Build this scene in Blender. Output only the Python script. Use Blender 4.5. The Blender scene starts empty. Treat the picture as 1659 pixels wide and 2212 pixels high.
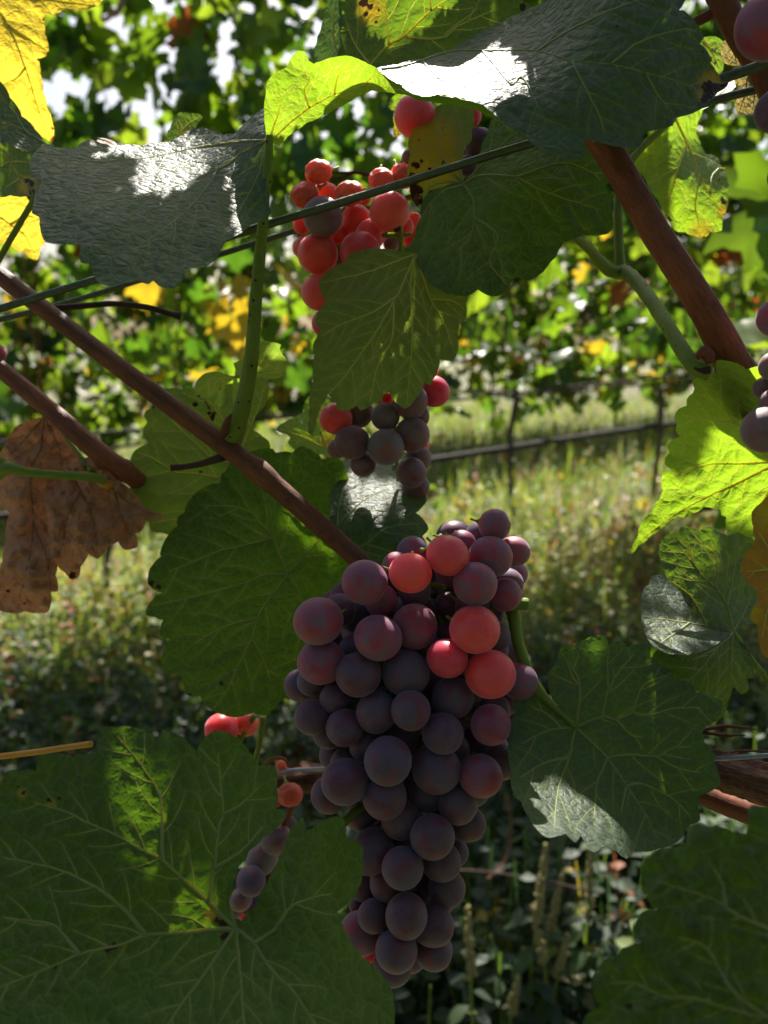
import bpy, math, random
import numpy as np
from mathutils import Vector, Matrix, Euler
from mathutils.geometry import delaunay_2d_cdt
from mathutils.bvhtree import BVHTree
from mathutils import noise as mnoise

random.seed(7)
rng = np.random.default_rng(7)
scn = bpy.context.scene
COL = scn.collection

# ------------------------------------------------------------------ camera, sky, sun, exposure
PITCH = math.radians(-12.0)
CAM = np.array([0.0, 0.0, 1.30])
cam_d = bpy.data.cameras.new('camera')
cam = bpy.data.objects.new('camera', cam_d)
COL.objects.link(cam)
cam.location = CAM
cam.rotation_euler = (math.pi / 2 + PITCH, 0, 0)
cam_d.sensor_fit = 'HORIZONTAL'
cam_d.sensor_width = 3.70
cam_d.lens = 3.70 / 0.926
cam_d.clip_start = 0.01
cam_d.clip_end = 400
cam_d.dof.use_dof = True
cam_d.dof.focus_distance = 0.285
cam_d.dof.aperture_fstop = 1.75
scn.camera = cam

SUN_EL, SUN_AZ = math.radians(46), math.radians(3)     # azimuth measured from +Y towards +X
SUN = np.array([math.sin(SUN_AZ) * math.cos(SUN_EL), math.cos(SUN_AZ) * math.cos(SUN_EL), math.sin(SUN_EL)])
world = bpy.data.worlds.new('World')
scn.world = world
world.use_nodes = True
wn = world.node_tree
sky = wn.nodes.new('ShaderNodeTexSky')
sky.sky_type = 'NISHITA'
sky.sun_disc = False
sky.sun_elevation = SUN_EL
sky.sun_rotation = SUN_AZ
sky.air_density = 1.0
sky.dust_density = 3.0
sky.ozone_density = 1.0
bg = wn.nodes['Background']
bg.inputs['Strength'].default_value = 0.05
wn.links.new(sky.outputs[0], bg.inputs['Color'])
sun_d = bpy.data.lights.new('sun', 'SUN')
sun_d.energy = 5.0
sun_d.angle = math.radians(0.4)
sun_d.color = (1.0, 0.94, 0.84)
sun_o = bpy.data.objects.new('sun', sun_d)
COL.objects.link(sun_o)
sun_o.rotation_euler = Vector(SUN).to_track_quat('Z', 'Y').to_euler()
sun_o.location = (0, 0, 5)

scn.view_settings.view_transform = 'Standard'
scn.view_settings.look = 'None'
scn.view_settings.gamma = 1.0
scn.view_settings.use_curve_mapping = False
scn.view_settings.exposure = 1.4
scn.cycles.use_denoising = True
scn.cycles.max_bounces = 8
scn.cycles.diffuse_bounces = 5
scn.cycles.glossy_bounces = 3
scn.cycles.transmission_bounces = 6
scn.cycles.transparent_max_bounces = 6
scn.cycles.sample_clamp_indirect = 8.0

# ------------------------------------------------------------------ coordinates
F = 1659 / 0.926
RIGHT = np.array([1.0, 0, 0])
FWD = np.array([0, math.cos(PITCH), math.sin(PITCH)])
UP = np.array([0, -math.sin(PITCH), math.cos(PITCH)])


def P(u, v, d):
    """a point of the place, from where it is sighted and how far away it stands"""
    return CAM + RIGHT * ((u - 829.5) / F * d) + UP * (-(v - 1106.0) / F * d) + FWD * d


def PA(uvd):
    uvd = np.asarray(uvd, float)
    d = uvd[:, 2:3]
    return CAM + RIGHT * ((uvd[:, 0:1] - 829.5) / F * d) + UP * (-(uvd[:, 1:2] - 1106.0) / F * d) + FWD * d


def UV(p):
    q = np.asarray(p) - CAM
    d = q @ FWD
    return (q @ RIGHT) / d * F + 829.5, 1106.0 - (q @ UP) / d * F, d


CR = {1: (0, 0, .3638), 2: (548.6, 0, .3638), 3: (1097.2, 0, .3386), 4: (0, 493.7, .3638), 5: (548.6, 493.7, .3638),
      6: (1097.2, 493.7, .3386), 7: (0, 987.5, .3638), 8: (576, 1042.3, .3638), 9: (1069.8, 1042.3, .3551),
      10: (0, 1536, .3638), 11: (548.6, 1590.9, .3638), 12: (1069.8, 1590.9, .3551), 0: (0, 0, 1)}


def T(k, s):
    """a sighted outline: 'x y x y ...' on survey sheet k"""
    a = [float(t) for t in s.split()]
    x0, y0, m = CR[k]
    return [(x0 + m * a[i], y0 + m * a[i + 1]) for i in range(0, len(a), 2)]


# ------------------------------------------------------------------ materials
def new_mat(name):
    m = bpy.data.materials.new(name)
    m.use_nodes = True
    nt = m.node_tree
    nt.nodes.clear()
    out = nt.nodes.new('ShaderNodeOutputMaterial')
    return m, nt, out


def N(nt, typ, **kw):
    n = nt.nodes.new(typ)
    for k, v in kw.items():
        if k.startswith('i_'):
            n.inputs[k[2:].replace('_', ' ')].default_value = v
        else:
            setattr(n, k, v)
    return n


def mixc(nt, fac, a, b, blend='MIX'):
    m = nt.nodes.new('ShaderNodeMix')
    m.data_type = 'RGBA'
    m.blend_type = blend
    for sock, val in ((m.inputs[0], fac), (m.inputs[6], a), (m.inputs[7], b)):
        if isinstance(val, (int, float)):
            sock.default_value = val
        elif isinstance(val, tuple):
            sock.default_value = (*val, 1)
        else:
            nt.links.new(val, sock)
    return m.outputs[2]


def ramp(nt, src, p0, p1, v0=0.0, v1=1.0):
    r = nt.nodes.new('ShaderNodeMapRange')
    r.inputs['From Min'].default_value = p0
    r.inputs['From Max'].default_value = p1
    r.inputs['To Min'].default_value = v0
    r.inputs['To Max'].default_value = v1
    nt.links.new(src, r.inputs['Value'])
    return r.outputs[0]


def math_n(nt, op, a, b=None):
    m = nt.nodes.new('ShaderNodeMath')
    m.operation = op
    for s, val in zip(m.inputs, (a, b)):
        if val is None:
            continue
        if isinstance(val, (int, float)):
            s.default_value = val
        else:
            nt.links.new(val, s)
    return m.outputs[0]


def leaf_mat(name, face, trans, face2=None, rough=0.42, tw=0.5, spot=(.035, .012, .006), bump=0.6, yellow=(.55, .38, .02),
             cell=210, spec=0.5, wr=0.5, vein_tint=(.30, .38, .12)):
    m, nt, out = new_mat(name)
    tc = N(nt, 'ShaderNodeTexCoord')
    ob = tc.outputs['Object']
    big = N(nt, 'ShaderNodeTexNoise', i_Scale=28.0, i_Detail=4.0, i_Roughness=.6)
    fine = N(nt, 'ShaderNodeTexNoise', i_Scale=420.0, i_Detail=4.0, i_Roughness=.6)
    vor = N(nt, 'ShaderNodeTexVoronoi', feature='DISTANCE_TO_EDGE', i_Scale=float(cell))
    vor2 = N(nt, 'ShaderNodeTexVoronoi', feature='DISTANCE_TO_EDGE', i_Scale=float(cell) * 3.1)
    # warp the small vein net a little
    w = N(nt, 'ShaderNodeTexNoise', i_Scale=150.0, i_Detail=2.0)
    nt.links.new(ob, w.inputs['Vector'])
    add = N(nt, 'ShaderNodeVectorMath', operation='MULTIPLY_ADD')
    nt.links.new(w.outputs['Color'], add.inputs[0])
    add.inputs[1].default_value = (.004, .004, .004)
    nt.links.new(ob, add.inputs[2])
    for t in (vor, vor2):
        nt.links.new(add.outputs[0], t.inputs['Vector'])
    for t in (big, fine):
        nt.links.new(ob, t.inputs['Vector'])
    at = N(nt, 'ShaderNodeAttribute', attribute_name='marks')     # R vein nearness, G blight, B yellowing
    sep = N(nt, 'ShaderNodeSeparateColor')
    nt.links.new(at.outputs['Color'], sep.inputs[0])
    vein = sep.outputs[0]
    e1 = ramp(nt, vor.outputs['Distance'], 0.0, .09, 1, 0)
    e2 = ramp(nt, vor2.outputs['Distance'], 0.0, .14, 1, 0)
    net = math_n(nt, 'MAXIMUM', e1, math_n(nt, 'MULTIPLY', e2, .35))
    net = math_n(nt, 'MAXIMUM', math_n(nt, 'MULTIPLY', net, .17), math_n(nt, 'MULTIPLY', vein, .16))
    bl = ramp(nt, big.outputs['Fac'], .35, .68)
    f2 = face2 or tuple(c * .82 for c in face)
    fcol = mixc(nt, bl, f2, face)
    fcol = mixc(nt, net, fcol, vein_tint)
    tcol = mixc(nt, bl, tuple(c * .88 for c in trans), trans)
    tcol = mixc(nt, net, tcol, (min(.8, trans[0] * 1.5 + .06), min(.8, trans[1] * 1.2 + .05), trans[2] * 1.3 + .02))
    ny = math_n(nt, 'MULTIPLY', sep.outputs[2], ramp(nt, big.outputs['Fac'], .2, .6, .35, 1.3))
    fcol = mixc(nt, ny, fcol, tuple(c * .62 for c in yellow))
    tcol = mixc(nt, ny, tcol, yellow)
    sp = math_n(nt, 'ADD', sep.outputs[1], ramp(nt, fine.outputs['Fac'], .3, .7, -.32, .32))
    sp = ramp(nt, sp, .42, .55)
    fcol = mixc(nt, sp, fcol, spot)
    tcol = mixc(nt, sp, tcol, tuple(c * 1.3 for c in spot))
    pr = N(nt, 'ShaderNodeBsdfPrincipled')
    nt.links.new(fcol, pr.inputs['Base Color'])
    rr = ramp(nt, fine.outputs['Fac'], .3, .7, rough - .07, rough + .10)
    nt.links.new(rr, pr.inputs['Roughness'])
    pr.inputs['Specular IOR Level'].default_value = spec
    # relief: blisters between the small veins
    h1 = math_n(nt, 'SMOOTH_MIN', ramp(nt, vor.outputs['Distance'], 0.0, .40), .8)
    h2 = ramp(nt, vor2.outputs['Distance'], 0.0, .35)
    hh = math_n(nt, 'ADD', math_n(nt, 'MULTIPLY', h1, 1.0), math_n(nt, 'MULTIPLY', h2, .22))
    hh = math_n(nt, 'ADD', hh, math_n(nt, 'MULTIPLY', fine.outputs['Fac'], wr))
    bp = N(nt, 'ShaderNodeBump', i_Strength=bump, i_Distance=.0008)
    nt.links.new(hh, bp.inputs['Height'])
    nt.links.new(bp.outputs[0], pr.inputs['Normal'])
    tr = N(nt, 'ShaderNodeBsdfTranslucent')
    nt.links.new(tcol, tr.inputs['Color'])
    nt.links.new(bp.outputs[0], tr.inputs['Normal'])
    mx = N(nt, 'ShaderNodeMixShader')
    mx.inputs[0].default_value = tw
    nt.links.new(pr.outputs[0], mx.inputs[1])
    nt.links.new(tr.outputs[0], mx.inputs[2])
    nt.links.new(mx.outputs[0], out.inputs[0])
    return m


def far_leaf_mat(name, face, trans, tw=.45, rough=.4):
    m, nt, out = new_mat(name)
    tc = N(nt, 'ShaderNodeTexCoord')
    gm = N(nt, 'ShaderNodeNewGeometry')
    nz = N(nt, 'ShaderNodeTexNoise', i_Scale=9.0, i_Detail=3.0)
    nt.links.new(gm.outputs['Position'], nz.inputs['Vector'])
    f = ramp(nt, nz.outputs['Fac'], .3, .7)
    pr = N(nt, 'ShaderNodeBsdfPrincipled')
    nt.links.new(mixc(nt, f, tuple(c * .6 for c in face), face), pr.inputs['Base Color'])
    pr.inputs['Roughness'].default_value = rough
    tr = N(nt, 'ShaderNodeBsdfTranslucent')
    nt.links.new(mixc(nt, f, tuple(c * .65 for c in trans), trans), tr.inputs['Color'])
    mx = N(nt, 'ShaderNodeMixShader')
    mx.inputs[0].default_value = tw
    nt.links.new(pr.outputs[0], mx.inputs[1])
    nt.links.new(tr.outputs[0], mx.inputs[2])
    nt.links.new(mx.outputs[0], out.inputs[0])
    return m


def stem_mat(name, c1, c2, rough=.6, stretch=(60, 6), bump=.5, trans=0.0, dots=0.0, dist=.0006):
    """cane, petiole and trunk skin: lengthwise fibres (UV: x round, y along in metres)"""
    m, nt, out = new_mat(name)
    uv = N(nt, 'ShaderNodeUVMap', uv_map='uv')
    mp = N(nt, 'ShaderNodeMapping')
    nt.links.new(uv.outputs[0], mp.inputs[0])
    mp.inputs['Scale'].default_value = (stretch[0], stretch[1], 1)
    nz = N(nt, 'ShaderNodeTexNoise', i_Scale=1.0, i_Detail=6.0, i_Roughness=.62)
    nt.links.new(mp.outputs[0], nz.inputs['Vector'])
    tc = N(nt, 'ShaderNodeTexCoord')
    n2 = N(nt, 'ShaderNodeTexNoise', i_Scale=60.0, i_Detail=3.0)
    nt.links.new(tc.outputs['Object'], n2.inputs['Vector'])
    f = math_n(nt, 'ADD', math_n(nt, 'MULTIPLY', nz.outputs['Fac'], .6), math_n(nt, 'MULTIPLY', n2.outputs['Fac'], .4))
    col = mixc(nt, ramp(nt, f, .38, .62), c1, c2)
    if dots:
        vo = N(nt, 'ShaderNodeTexVoronoi', i_Scale=dots)
        nt.links.new(tc.outputs['Object'], vo.inputs['Vector'])
        col = mixc(nt, ramp(nt, vo.outputs['Distance'], .10, .16, 1, 0), col, (.012, .008, .006))
    pr = N(nt, 'ShaderNodeBsdfPrincipled')
    nt.links.new(col, pr.inputs['Base Color'])
    pr.inputs['Roughness'].default_value = rough
    pr.inputs['Specular IOR Level'].default_value = .3
    if trans:
        pr.inputs['Subsurface Weight'].default_value = trans
        pr.inputs['Subsurface Radius'].default_value = (1, .8, .2)
        pr.inputs['Subsurface Scale'].default_value = .003
    bp = N(nt, 'ShaderNodeBump', i_Strength=bump, i_Distance=dist)
    nt.links.new(nz.outputs['Fac'], bp.inputs['Height'])
    nt.links.new(bp.outputs[0], pr.inputs['Normal'])
    nt.links.new(pr.outputs[0], out.inputs[0])
    return m


def berry_mat(name, flesh, bloom, amount=.55, sss=.75, scale=.006, wrinkle=0.0, radius=(1.0, .14, .09), rough=(.36, .62)):
    m, nt, out = new_mat(name)
    tc = N(nt, 'ShaderNodeTexCoord')
    oi = N(nt, 'ShaderNodeObjectInfo')
    off = N(nt, 'ShaderNodeVectorMath', operation='ADD')
    nt.links.new(tc.outputs['Object'], off.inputs[0])
    cmb = N(nt, 'ShaderNodeCombineXYZ')
    nt.links.new(math_n(nt, 'MULTIPLY', oi.outputs['Random'], 40.0), cmb.inputs[0])
    nt.links.new(cmb.outputs[0], off.inputs[1])
    nz = N(nt, 'ShaderNodeTexNoise', i_Scale=1.1, i_Detail=4.0, i_Roughness=.55)
    fn = N(nt, 'ShaderNodeTexNoise', i_Scale=16.0, i_Detail=4.0, i_Roughness=.7)
    vo = N(nt, 'ShaderNodeTexVoronoi', i_Scale=3.4)
    for t in (nz, fn, vo):
        nt.links.new(off.outputs[0], t.inputs['Vector'])
    f = math_n(nt, 'ADD', ramp(nt, nz.outputs['Fac'], .36, .56), math_n(nt, 'MULTIPLY', fn.outputs['Fac'], .5))
    f = ramp(nt, f, .35, 1.15, amount * .30, amount * 1.15)
    rub = N(nt, 'ShaderNodeTexNoise', i_Scale=2.3, i_Detail=5.0, i_Roughness=.7)
    nt.links.new(off.outputs[0], rub.inputs['Vector'])
    f = math_n(nt, 'MULTIPLY', f, ramp(nt, rub.outputs['Fac'], .57, .63, 1, .35))
    f = math_n(nt, 'MULTIPLY', f, ramp(nt, oi.outputs['Random'], 0, 1, .72, 1.18))
    hue = N(nt, 'ShaderNodeHueSaturation')
    nt.links.new(ramp(nt, oi.outputs['Random'], 0, 1, .488, .508), hue.inputs['Hue'])
    nt.links.new(ramp(nt, oi.outputs['Random'], 0, 1, .75, 1.25), hue.inputs['Value'])
    hue.inputs['Color'].default_value = (*flesh, 1)
    col = mixc(nt, f, hue.outputs[0], bloom)
    dot = ramp(nt, vo.outputs['Distance'], .045, .075, 1, 0)
    col = mixc(nt, math_n(nt, 'MULTIPLY', dot, .8), col, (.03, .008, .008))
    pr = N(nt, 'ShaderNodeBsdfPrincipled')
    nt.links.new(col, pr.inputs['Base Color'])
    nt.links.new(ramp(nt, f, 0, 1, *rough), pr.inputs['Roughness'])
    pr.inputs['Specular IOR Level'].default_value = .35
    pr.inputs['Subsurface Weight'].default_value = sss
    pr.inputs['Subsurface Radius'].default_value = radius
    pr.inputs['Subsurface Scale'].default_value = scale
    pr.inputs['Sheen Weight'].default_value = .30
    pr.inputs['Sheen Roughness'].default_value = .45
    pr.inputs['Sheen Tint'].default_value = (.72, .70, .95, 1)
    bp = N(nt, 'ShaderNodeBump', i_Strength=.12 + wrinkle, i_Distance=.0004)
    nt.links.new(fn.outputs['Fac'], bp.inputs['Height'])
    nt.links.new(bp.outputs[0], pr.inputs['Normal'])
    nt.links.new(pr.outputs[0], out.inputs[0])
    return m


def plain_mat(name, c1, c2=None, rough=.5, metal=0.0, scale=80.0, bump=.2):
    m, nt, out = new_mat(name)
    tc = N(nt, 'ShaderNodeTexCoord')
    nz = N(nt, 'ShaderNodeTexNoise', i_Scale=scale, i_Detail=5.0)
    nt.links.new(tc.outputs['Object'], nz.inputs['Vector'])
    pr = N(nt, 'ShaderNodeBsdfPrincipled')
    nt.links.new(mixc(nt, ramp(nt, nz.outputs['Fac'], .35, .65), c1, c2 or c1), pr.inputs['Base Color'])
    pr.inputs['Roughness'].default_value = rough
    pr.inputs['Metallic'].default_value = metal
    bp = N(nt, 'ShaderNodeBump', i_Strength=bump, i_Distance=.002)
    nt.links.new(nz.outputs['Fac'], bp.inputs['Height'])
    nt.links.new(bp.outputs[0], pr.inputs['Normal'])
    nt.links.new(pr.outputs[0], out.inputs[0])
    return m


M = {}
M['leaf'] = leaf_mat('leaf green', (.036, .060, .024), (.19, .34, .014), tw=.44)
M['leaf_dark'] = leaf_mat('leaf deep green', (.020, .030, .018), (.17, .36, .010), rough=.5, tw=.36, spec=.35)
M['leaf_blue'] = leaf_mat('leaf grey green', (.046, .068, .050), (.13, .27, .015), rough=.52, bump=.62, cell=230, spec=.44, wr=1.0, tw=.36)
M['leaf_under'] = leaf_mat('leaf underside', (.125, .145, .070), (.26, .42, .035), rough=.75, bump=.5, cell=130, spec=.2)
M['leaf_lime'] = leaf_mat('leaf lime', (.09, .14, .035), (.36, .60, .020), rough=.5, vein_tint=(.4, .45, .12))
M['leaf_yellow'] = leaf_mat('leaf yellow', (.50, .38, .04), (.98, .72, .05), rough=.5, tw=.62, vein_tint=(.5, .38, .08), spot=(.16, .03, .01))
M['leaf_orange'] = leaf_mat('leaf orange', (.30, .15, .03), (.60, .28, .03), rough=.6, vein_tint=(.3, .2, .06), spot=(.10, .03, .01))
M['leaf_brown'] = leaf_mat('leaf dead brown', (.56, .31, .20), (.60, .24, .10), face2=(.42, .22, .14), rough=.75, tw=.32, bump=1.6, cell=90,
                           spec=.2, vein_tint=(.14, .07, .04), wr=1.5)
M['leaf_pale'] = leaf_mat('leaf dried pale', (.45, .36, .16), (.60, .45, .12), rough=.7, tw=.4, bump=1.2, spec=.3, wr=1.3, vein_tint=(.5, .42, .2))
M['vein'] = stem_mat('vein green', (.17, .22, .075), (.23, .28, .10), rough=.5, trans=.4)
M['vein_lit'] = stem_mat('vein yellow', (.36, .38, .08), (.44, .42, .12), rough=.5, trans=.6)
M['vein_brown'] = stem_mat('vein brown', (.30, .17, .10), (.22, .12, .07), rough=.7)
M['petiole'] = stem_mat('petiole green', (.13, .19, .02), (.22, .28, .04), rough=.6, trans=.6, dots=0, stretch=(30, 30))
M['petiole_spot'] = stem_mat('petiole speckled green', (.12, .18, .02), (.20, .27, .04), rough=.62, trans=.5, dots=260, stretch=(30, 30))
M['petiole_orange'] = stem_mat('petiole orange', (.55, .24, .05), (.70, .36, .06), rough=.45, trans=.6, stretch=(30, 30))
M['cane'] = stem_mat('cane brown', (.23, .070, .026), (.080, .026, .012), rough=.55, stretch=(26, 22), bump=.8, dist=.0005, dots=0)
M['cane_red'] = stem_mat('cane red brown', (.28, .080, .032), (.115, .034, .017), rough=.55, stretch=(22, 18), bump=.7, dist=.0005, dots=0)
M['twig'] = stem_mat('twig dark', (.08, .035, .022), (.035, .02, .014), rough=.7)
M['bark'] = stem_mat('shaggy bark', (.34, .16, .11), (.07, .035, .025), rough=.85, stretch=(18, 14), bump=1.0, dist=.003)
M['trunk'] = stem_mat('vine trunk bark', (.17, .12, .09), (.07, .05, .038), rough=.9, stretch=(12, 10), bump=1.0, dist=.01)
M['wire'] = plain_mat('wire weathered', (.07, .09, .06), (.10, .12, .08), rough=.42, metal=.55, scale=400)
M['wire_new'] = plain_mat('wire galvanised', (.32, .32, .40), (.24, .24, .32), rough=.35, metal=.8, scale=400)
M['drip'] = plain_mat('drip hose', (.025, .018, .018), (.04, .028, .028), rough=.85)
M['berry'] = berry_mat('grape plum', (.40, .035, .060), (.205, .120, .185), amount=.72, scale=.007)
M['berry_dark'] = berry_mat('grape dark plum', (.17, .030, .048), (.128, .082, .132), amount=.88, scale=.0045)
M['berry_lit_red'] = berry_mat('grape lit red', (.84, .030, .024), (.55, .24, .36), amount=.24, scale=.009, sss=.95, rough=(.30, .5))  # lit copy of the plum grape; backlight glow put into its colour
M['berry_lit_pink'] = berry_mat('grape lit pink', (.90, .085, .032), (.58, .28, .32), amount=.22, scale=.010, sss=.95, rough=(.30, .5))  # same glow put into a pinker flesh for backlit berries
M['berry_grey'] = berry_mat('grape grey mauve', (.24, .075, .060), (.20, .155, .175), amount=.75)
M['raisin'] = berry_mat('shrivelled grape', (.85, .16, .05), (.50, .18, .12), amount=.35, scale=.010, wrinkle=.9)


# ------------------------------------------------------------------ object helpers
def empty(name, loc, label=None, cat=None, group=None, kind=None):
    o = bpy.data.objects.new(name, None)
    o.empty_display_size = .02
    COL.objects.link(o)
    o.location = loc
    tag(o, label, cat, group, kind)
    return o


def tag(o, label=None, cat=None, group=None, kind=None):
    for k, v in (('label', label), ('category', cat), ('group', group), ('kind', kind)):
        if v:
            o[k] = v
    return o


def mesh_obj(name, verts, faces, mat, parent=None, smooth=True, mats=None, midx=None, uv=None, marks=None, origin=None):
    verts = np.asarray(verts, float)
    if parent is not None:
        org = np.array(parent['_o']) if '_o' in parent else np.array(parent.location)
    else:
        org = np.zeros(3) if origin is None else np.asarray(origin)
    me = bpy.data.meshes.new(name)
    me.from_pydata((verts - org).tolist(), [], faces if isinstance(faces, list) else faces.tolist())
    for mm in (mats or [mat]):
        me.materials.append(mm)
    if midx is not None:
        me.polygons.foreach_set('material_index', np.asarray(midx, np.int32))
    if smooth:
        me.polygons.foreach_set('use_smooth', np.ones(len(me.polygons), bool))
    if uv is not None:
        l = me.uv_layers.new(name='uv')
        vi = np.empty(len(me.loops), np.int32)
        me.loops.foreach_get('vertex_index', vi)
        l.data.foreach_set('uv', np.asarray(uv, np.float32)[vi].ravel())
    if marks is not None:
        a = me.color_attributes.new('marks', 'FLOAT_COLOR', 'POINT')
        c = np.ones((len(verts), 4), np.float32)
        c[:, :3] = marks
        a.data.foreach_set('color', c.ravel())
    me.update()
    o = bpy.data.objects.new(name, me)
    COL.objects.link(o)
    if parent is not None:
        o.parent = parent
    else:
        o.location = org
    return o


def spline(pts, n):
    """Catmull-Rom through the points (any dimension)"""
    p = np.asarray(pts, float)
    if len(p) == 2:
        t = np.linspace(0, 1, n)[:, None]
        return p[0] * (1 - t) + p[1] * t
    q = np.vstack([2 * p[0] - p[1], p, 2 * p[-1] - p[-2]])
    seg = len(p) - 1
    ts = np.linspace(0, seg, n)
    i = np.minimum(ts.astype(int), seg - 1)
    t = (ts - i)[:, None]
    a, b, c, d = q[i], q[i + 1], q[i + 2], q[i + 3]
    return .5 * ((2 * b) + (-a + c) * t + (2 * a - 5 * b + 4 * c - d) * t ** 2 + (-a + 3 * b - 3 * c + d) * t ** 3)


def tube_data(pts, rad, sides=10, rough=0.0, cap=True, seed=0, flat=1.0, ridges=0.0):
    pts = np.asarray(pts, float)
    n = len(pts)
    rad = np.broadcast_to(np.asarray(rad, float), (n,)) if np.ndim(rad) == 0 or len(rad) == n else \
        np.interp(np.linspace(0, 1, n), np.linspace(0, 1, len(rad)), rad)
    tan = np.gradient(pts, axis=0)
    tan /= np.linalg.norm(tan, axis=1)[:, None] + 1e-12
    a = np.cross(tan[0], [0, 0, 1.0])
    if np.linalg.norm(a) < .1:
        a = np.cross(tan[0], [1.0, 0, 0])
    a /= np.linalg.norm(a)
    V, U = [], []
    L = 0.0
    rs = np.random.default_rng(seed)
    rg = 1 + rs.normal(0, ridges, sides) if ridges else np.ones(sides)
    for i in range(n):
        a = a - tan[i] * np.dot(a, tan[i])
        a /= np.linalg.norm(a)
        b = np.cross(tan[i], a)
        if i:
            L += np.linalg.norm(pts[i] - pts[i - 1])
        th = np.linspace(0, 2 * math.pi, sides, endpoint=False)
        r = rad[i] * rg * (1 + (rs.normal(0, rough, sides) if rough else 0))
        V.append(pts[i] + (a[None] * (np.cos(th) * r)[:, None] + b[None] * (np.sin(th) * r * flat)[:, None]))
        U.append(np.stack([np.abs(np.linspace(-1, 1, sides, endpoint=False)), np.full(sides, L * 10)], 1))
    V = np.vstack(V)
    U = np.vstack(U)
    Fc = []
    for i in range(n - 1):
        for j in range(sides):
            k = (j + 1) % sides
            Fc.append((i * sides + j, i * sides + k, (i + 1) * sides + k, (i + 1) * sides + j))
    if cap:
        Fc.append(tuple(range(sides))[::-1])
        Fc.append(tuple((n - 1) * sides + j for j in range(sides)))
    return V, Fc, U


def tube(name, pts, rad, mat, parent=None, sides=10, origin=None, **kw):
    V, Fc, U = tube_data(pts, rad, sides, **kw)
    return mesh_obj(name, V, Fc, mat, parent, uv=U, origin=origin)


def join_data(parts):
    V, Fc, U, o = [], [], [], 0
    for v, f, u in parts:
        V.append(v)
        U.append(u)
        Fc += [tuple(i + o for i in ff) for ff in f]
        o += len(v)
    return np.vstack(V), Fc, np.vstack(U)


def uvd_path(pts, n):
    """pts: (u, v, depth) -> smooth world path"""
    return PA(spline(pts, n))


# ------------------------------------------------------------------ near leaves
def inside(poly, x, y):
    px, py = poly[:, 0], poly[:, 1]
    qx, qy = np.roll(px, -1), np.roll(py, -1)
    x = np.asarray(x)[..., None]
    y = np.asarray(y)[..., None]
    c = ((py > y) != (qy > y)) & (x < (qx - px) * (y - py) / (qy - py + 1e-12) + px)
    return (c.sum(-1) % 2) == 1


def seg_dist(x, y, segs):
    """distance of points to the nearest of segs (m,4)"""
    best = np.full(len(x), 1e9)
    for (x0, y0, x1, y1) in segs:
        dx, dy = x1 - x0, y1 - y0
        t = np.clip(((x - x0) * dx + (y - y0) * dy) / (dx * dx + dy * dy + 1e-9), 0, 1)
        dd = np.hypot(x - x0 - t * dx, y - y0 - t * dy)
        best = np.minimum(best, dd)
    return best


class Surf:
    """leaf surface: thin-plate fit of the depths plus pucker and waves"""
    def __init__(s, ctrl, segs, pucker, wave, seed):
        c = np.asarray(ctrl, float)
        if len(c) == 1:
            c = np.vstack([c, c + [100, 0, 0], c + [0, 100, 0]])
        s.c = c[:, :2] / 100
        n = len(c)
        K = s.phi(np.linalg.norm(s.c[:, None] - s.c[None], axis=-1)) + np.eye(n) * 1e-3
        Pm = np.hstack([np.ones((n, 1)), s.c])
        A = np.block([[K, Pm], [Pm.T, np.zeros((3, 3))]])
        s.w = np.linalg.lstsq(A, np.concatenate([c[:, 2], np.zeros(3)]), rcond=None)[0]
        s.segs, s.pucker, s.wave, s.seed = segs, pucker, wave, seed

    @staticmethod
    def phi(r):
        return r * r * np.log(r + 1e-9)

    def depth(s, x, y):
        x = np.asarray(x, float)
        y = np.asarray(y, float)
        q = np.stack([x, y], 1) / 100
        K = s.phi(np.linalg.norm(q[:, None] - s.c[None], axis=-1))
        d = K @ s.w[:-3] + s.w[-3] + q @ s.w[-2:]
        if s.segs is not None and len(s.segs):
            ds = seg_dist(x, y, s.segs)
            d = d - s.pucker * (1 - np.exp(-(ds / 16) ** 1.3))
        if s.wave:
            nz = np.array([mnoise.noise((a / 70 + s.seed * 7.3, b / 70, s.seed)) + .45 * mnoise.noise((a / 26, b / 26 + s.seed, 3.1))
                           for a, b in zip(x, y)])
            d = d + s.wave * nz
            if s.wave > .0045:
                cr = np.array([abs(mnoise.noise((a / 34 + 3, b / 34 + s.seed, 9.0))) + .5 * abs(mnoise.noise((a / 15, b / 15, s.seed + .5))) for a, b in zip(x, y)])
                d = d - s.wave * 1.1 * cr
        return d


def bulge(poly, k=.07):
    p = np.asarray(poly, float)
    area = .5 * np.sum(p[:, 0] * np.roll(p[:, 1], -1) - np.roll(p[:, 0], -1) * p[:, 1])
    sg = 1 if area > 0 else -1
    out = []
    for i in range(len(p)):
        a, b = p[i], p[(i + 1) % len(p)]
        e = b - a
        L = np.hypot(*e)
        nrm = np.array([e[1], -e[0]]) * sg
        m = max(1, min(5, int(L / 7)))
        for j in range(m):
            t = j / m
            jit = (rng.normal(0, .45, 2) if 0 < j else 0)
            out.append(a + e * t + nrm * (k * 4 * t * (1 - t)) + jit)
    return np.array(out)


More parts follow.
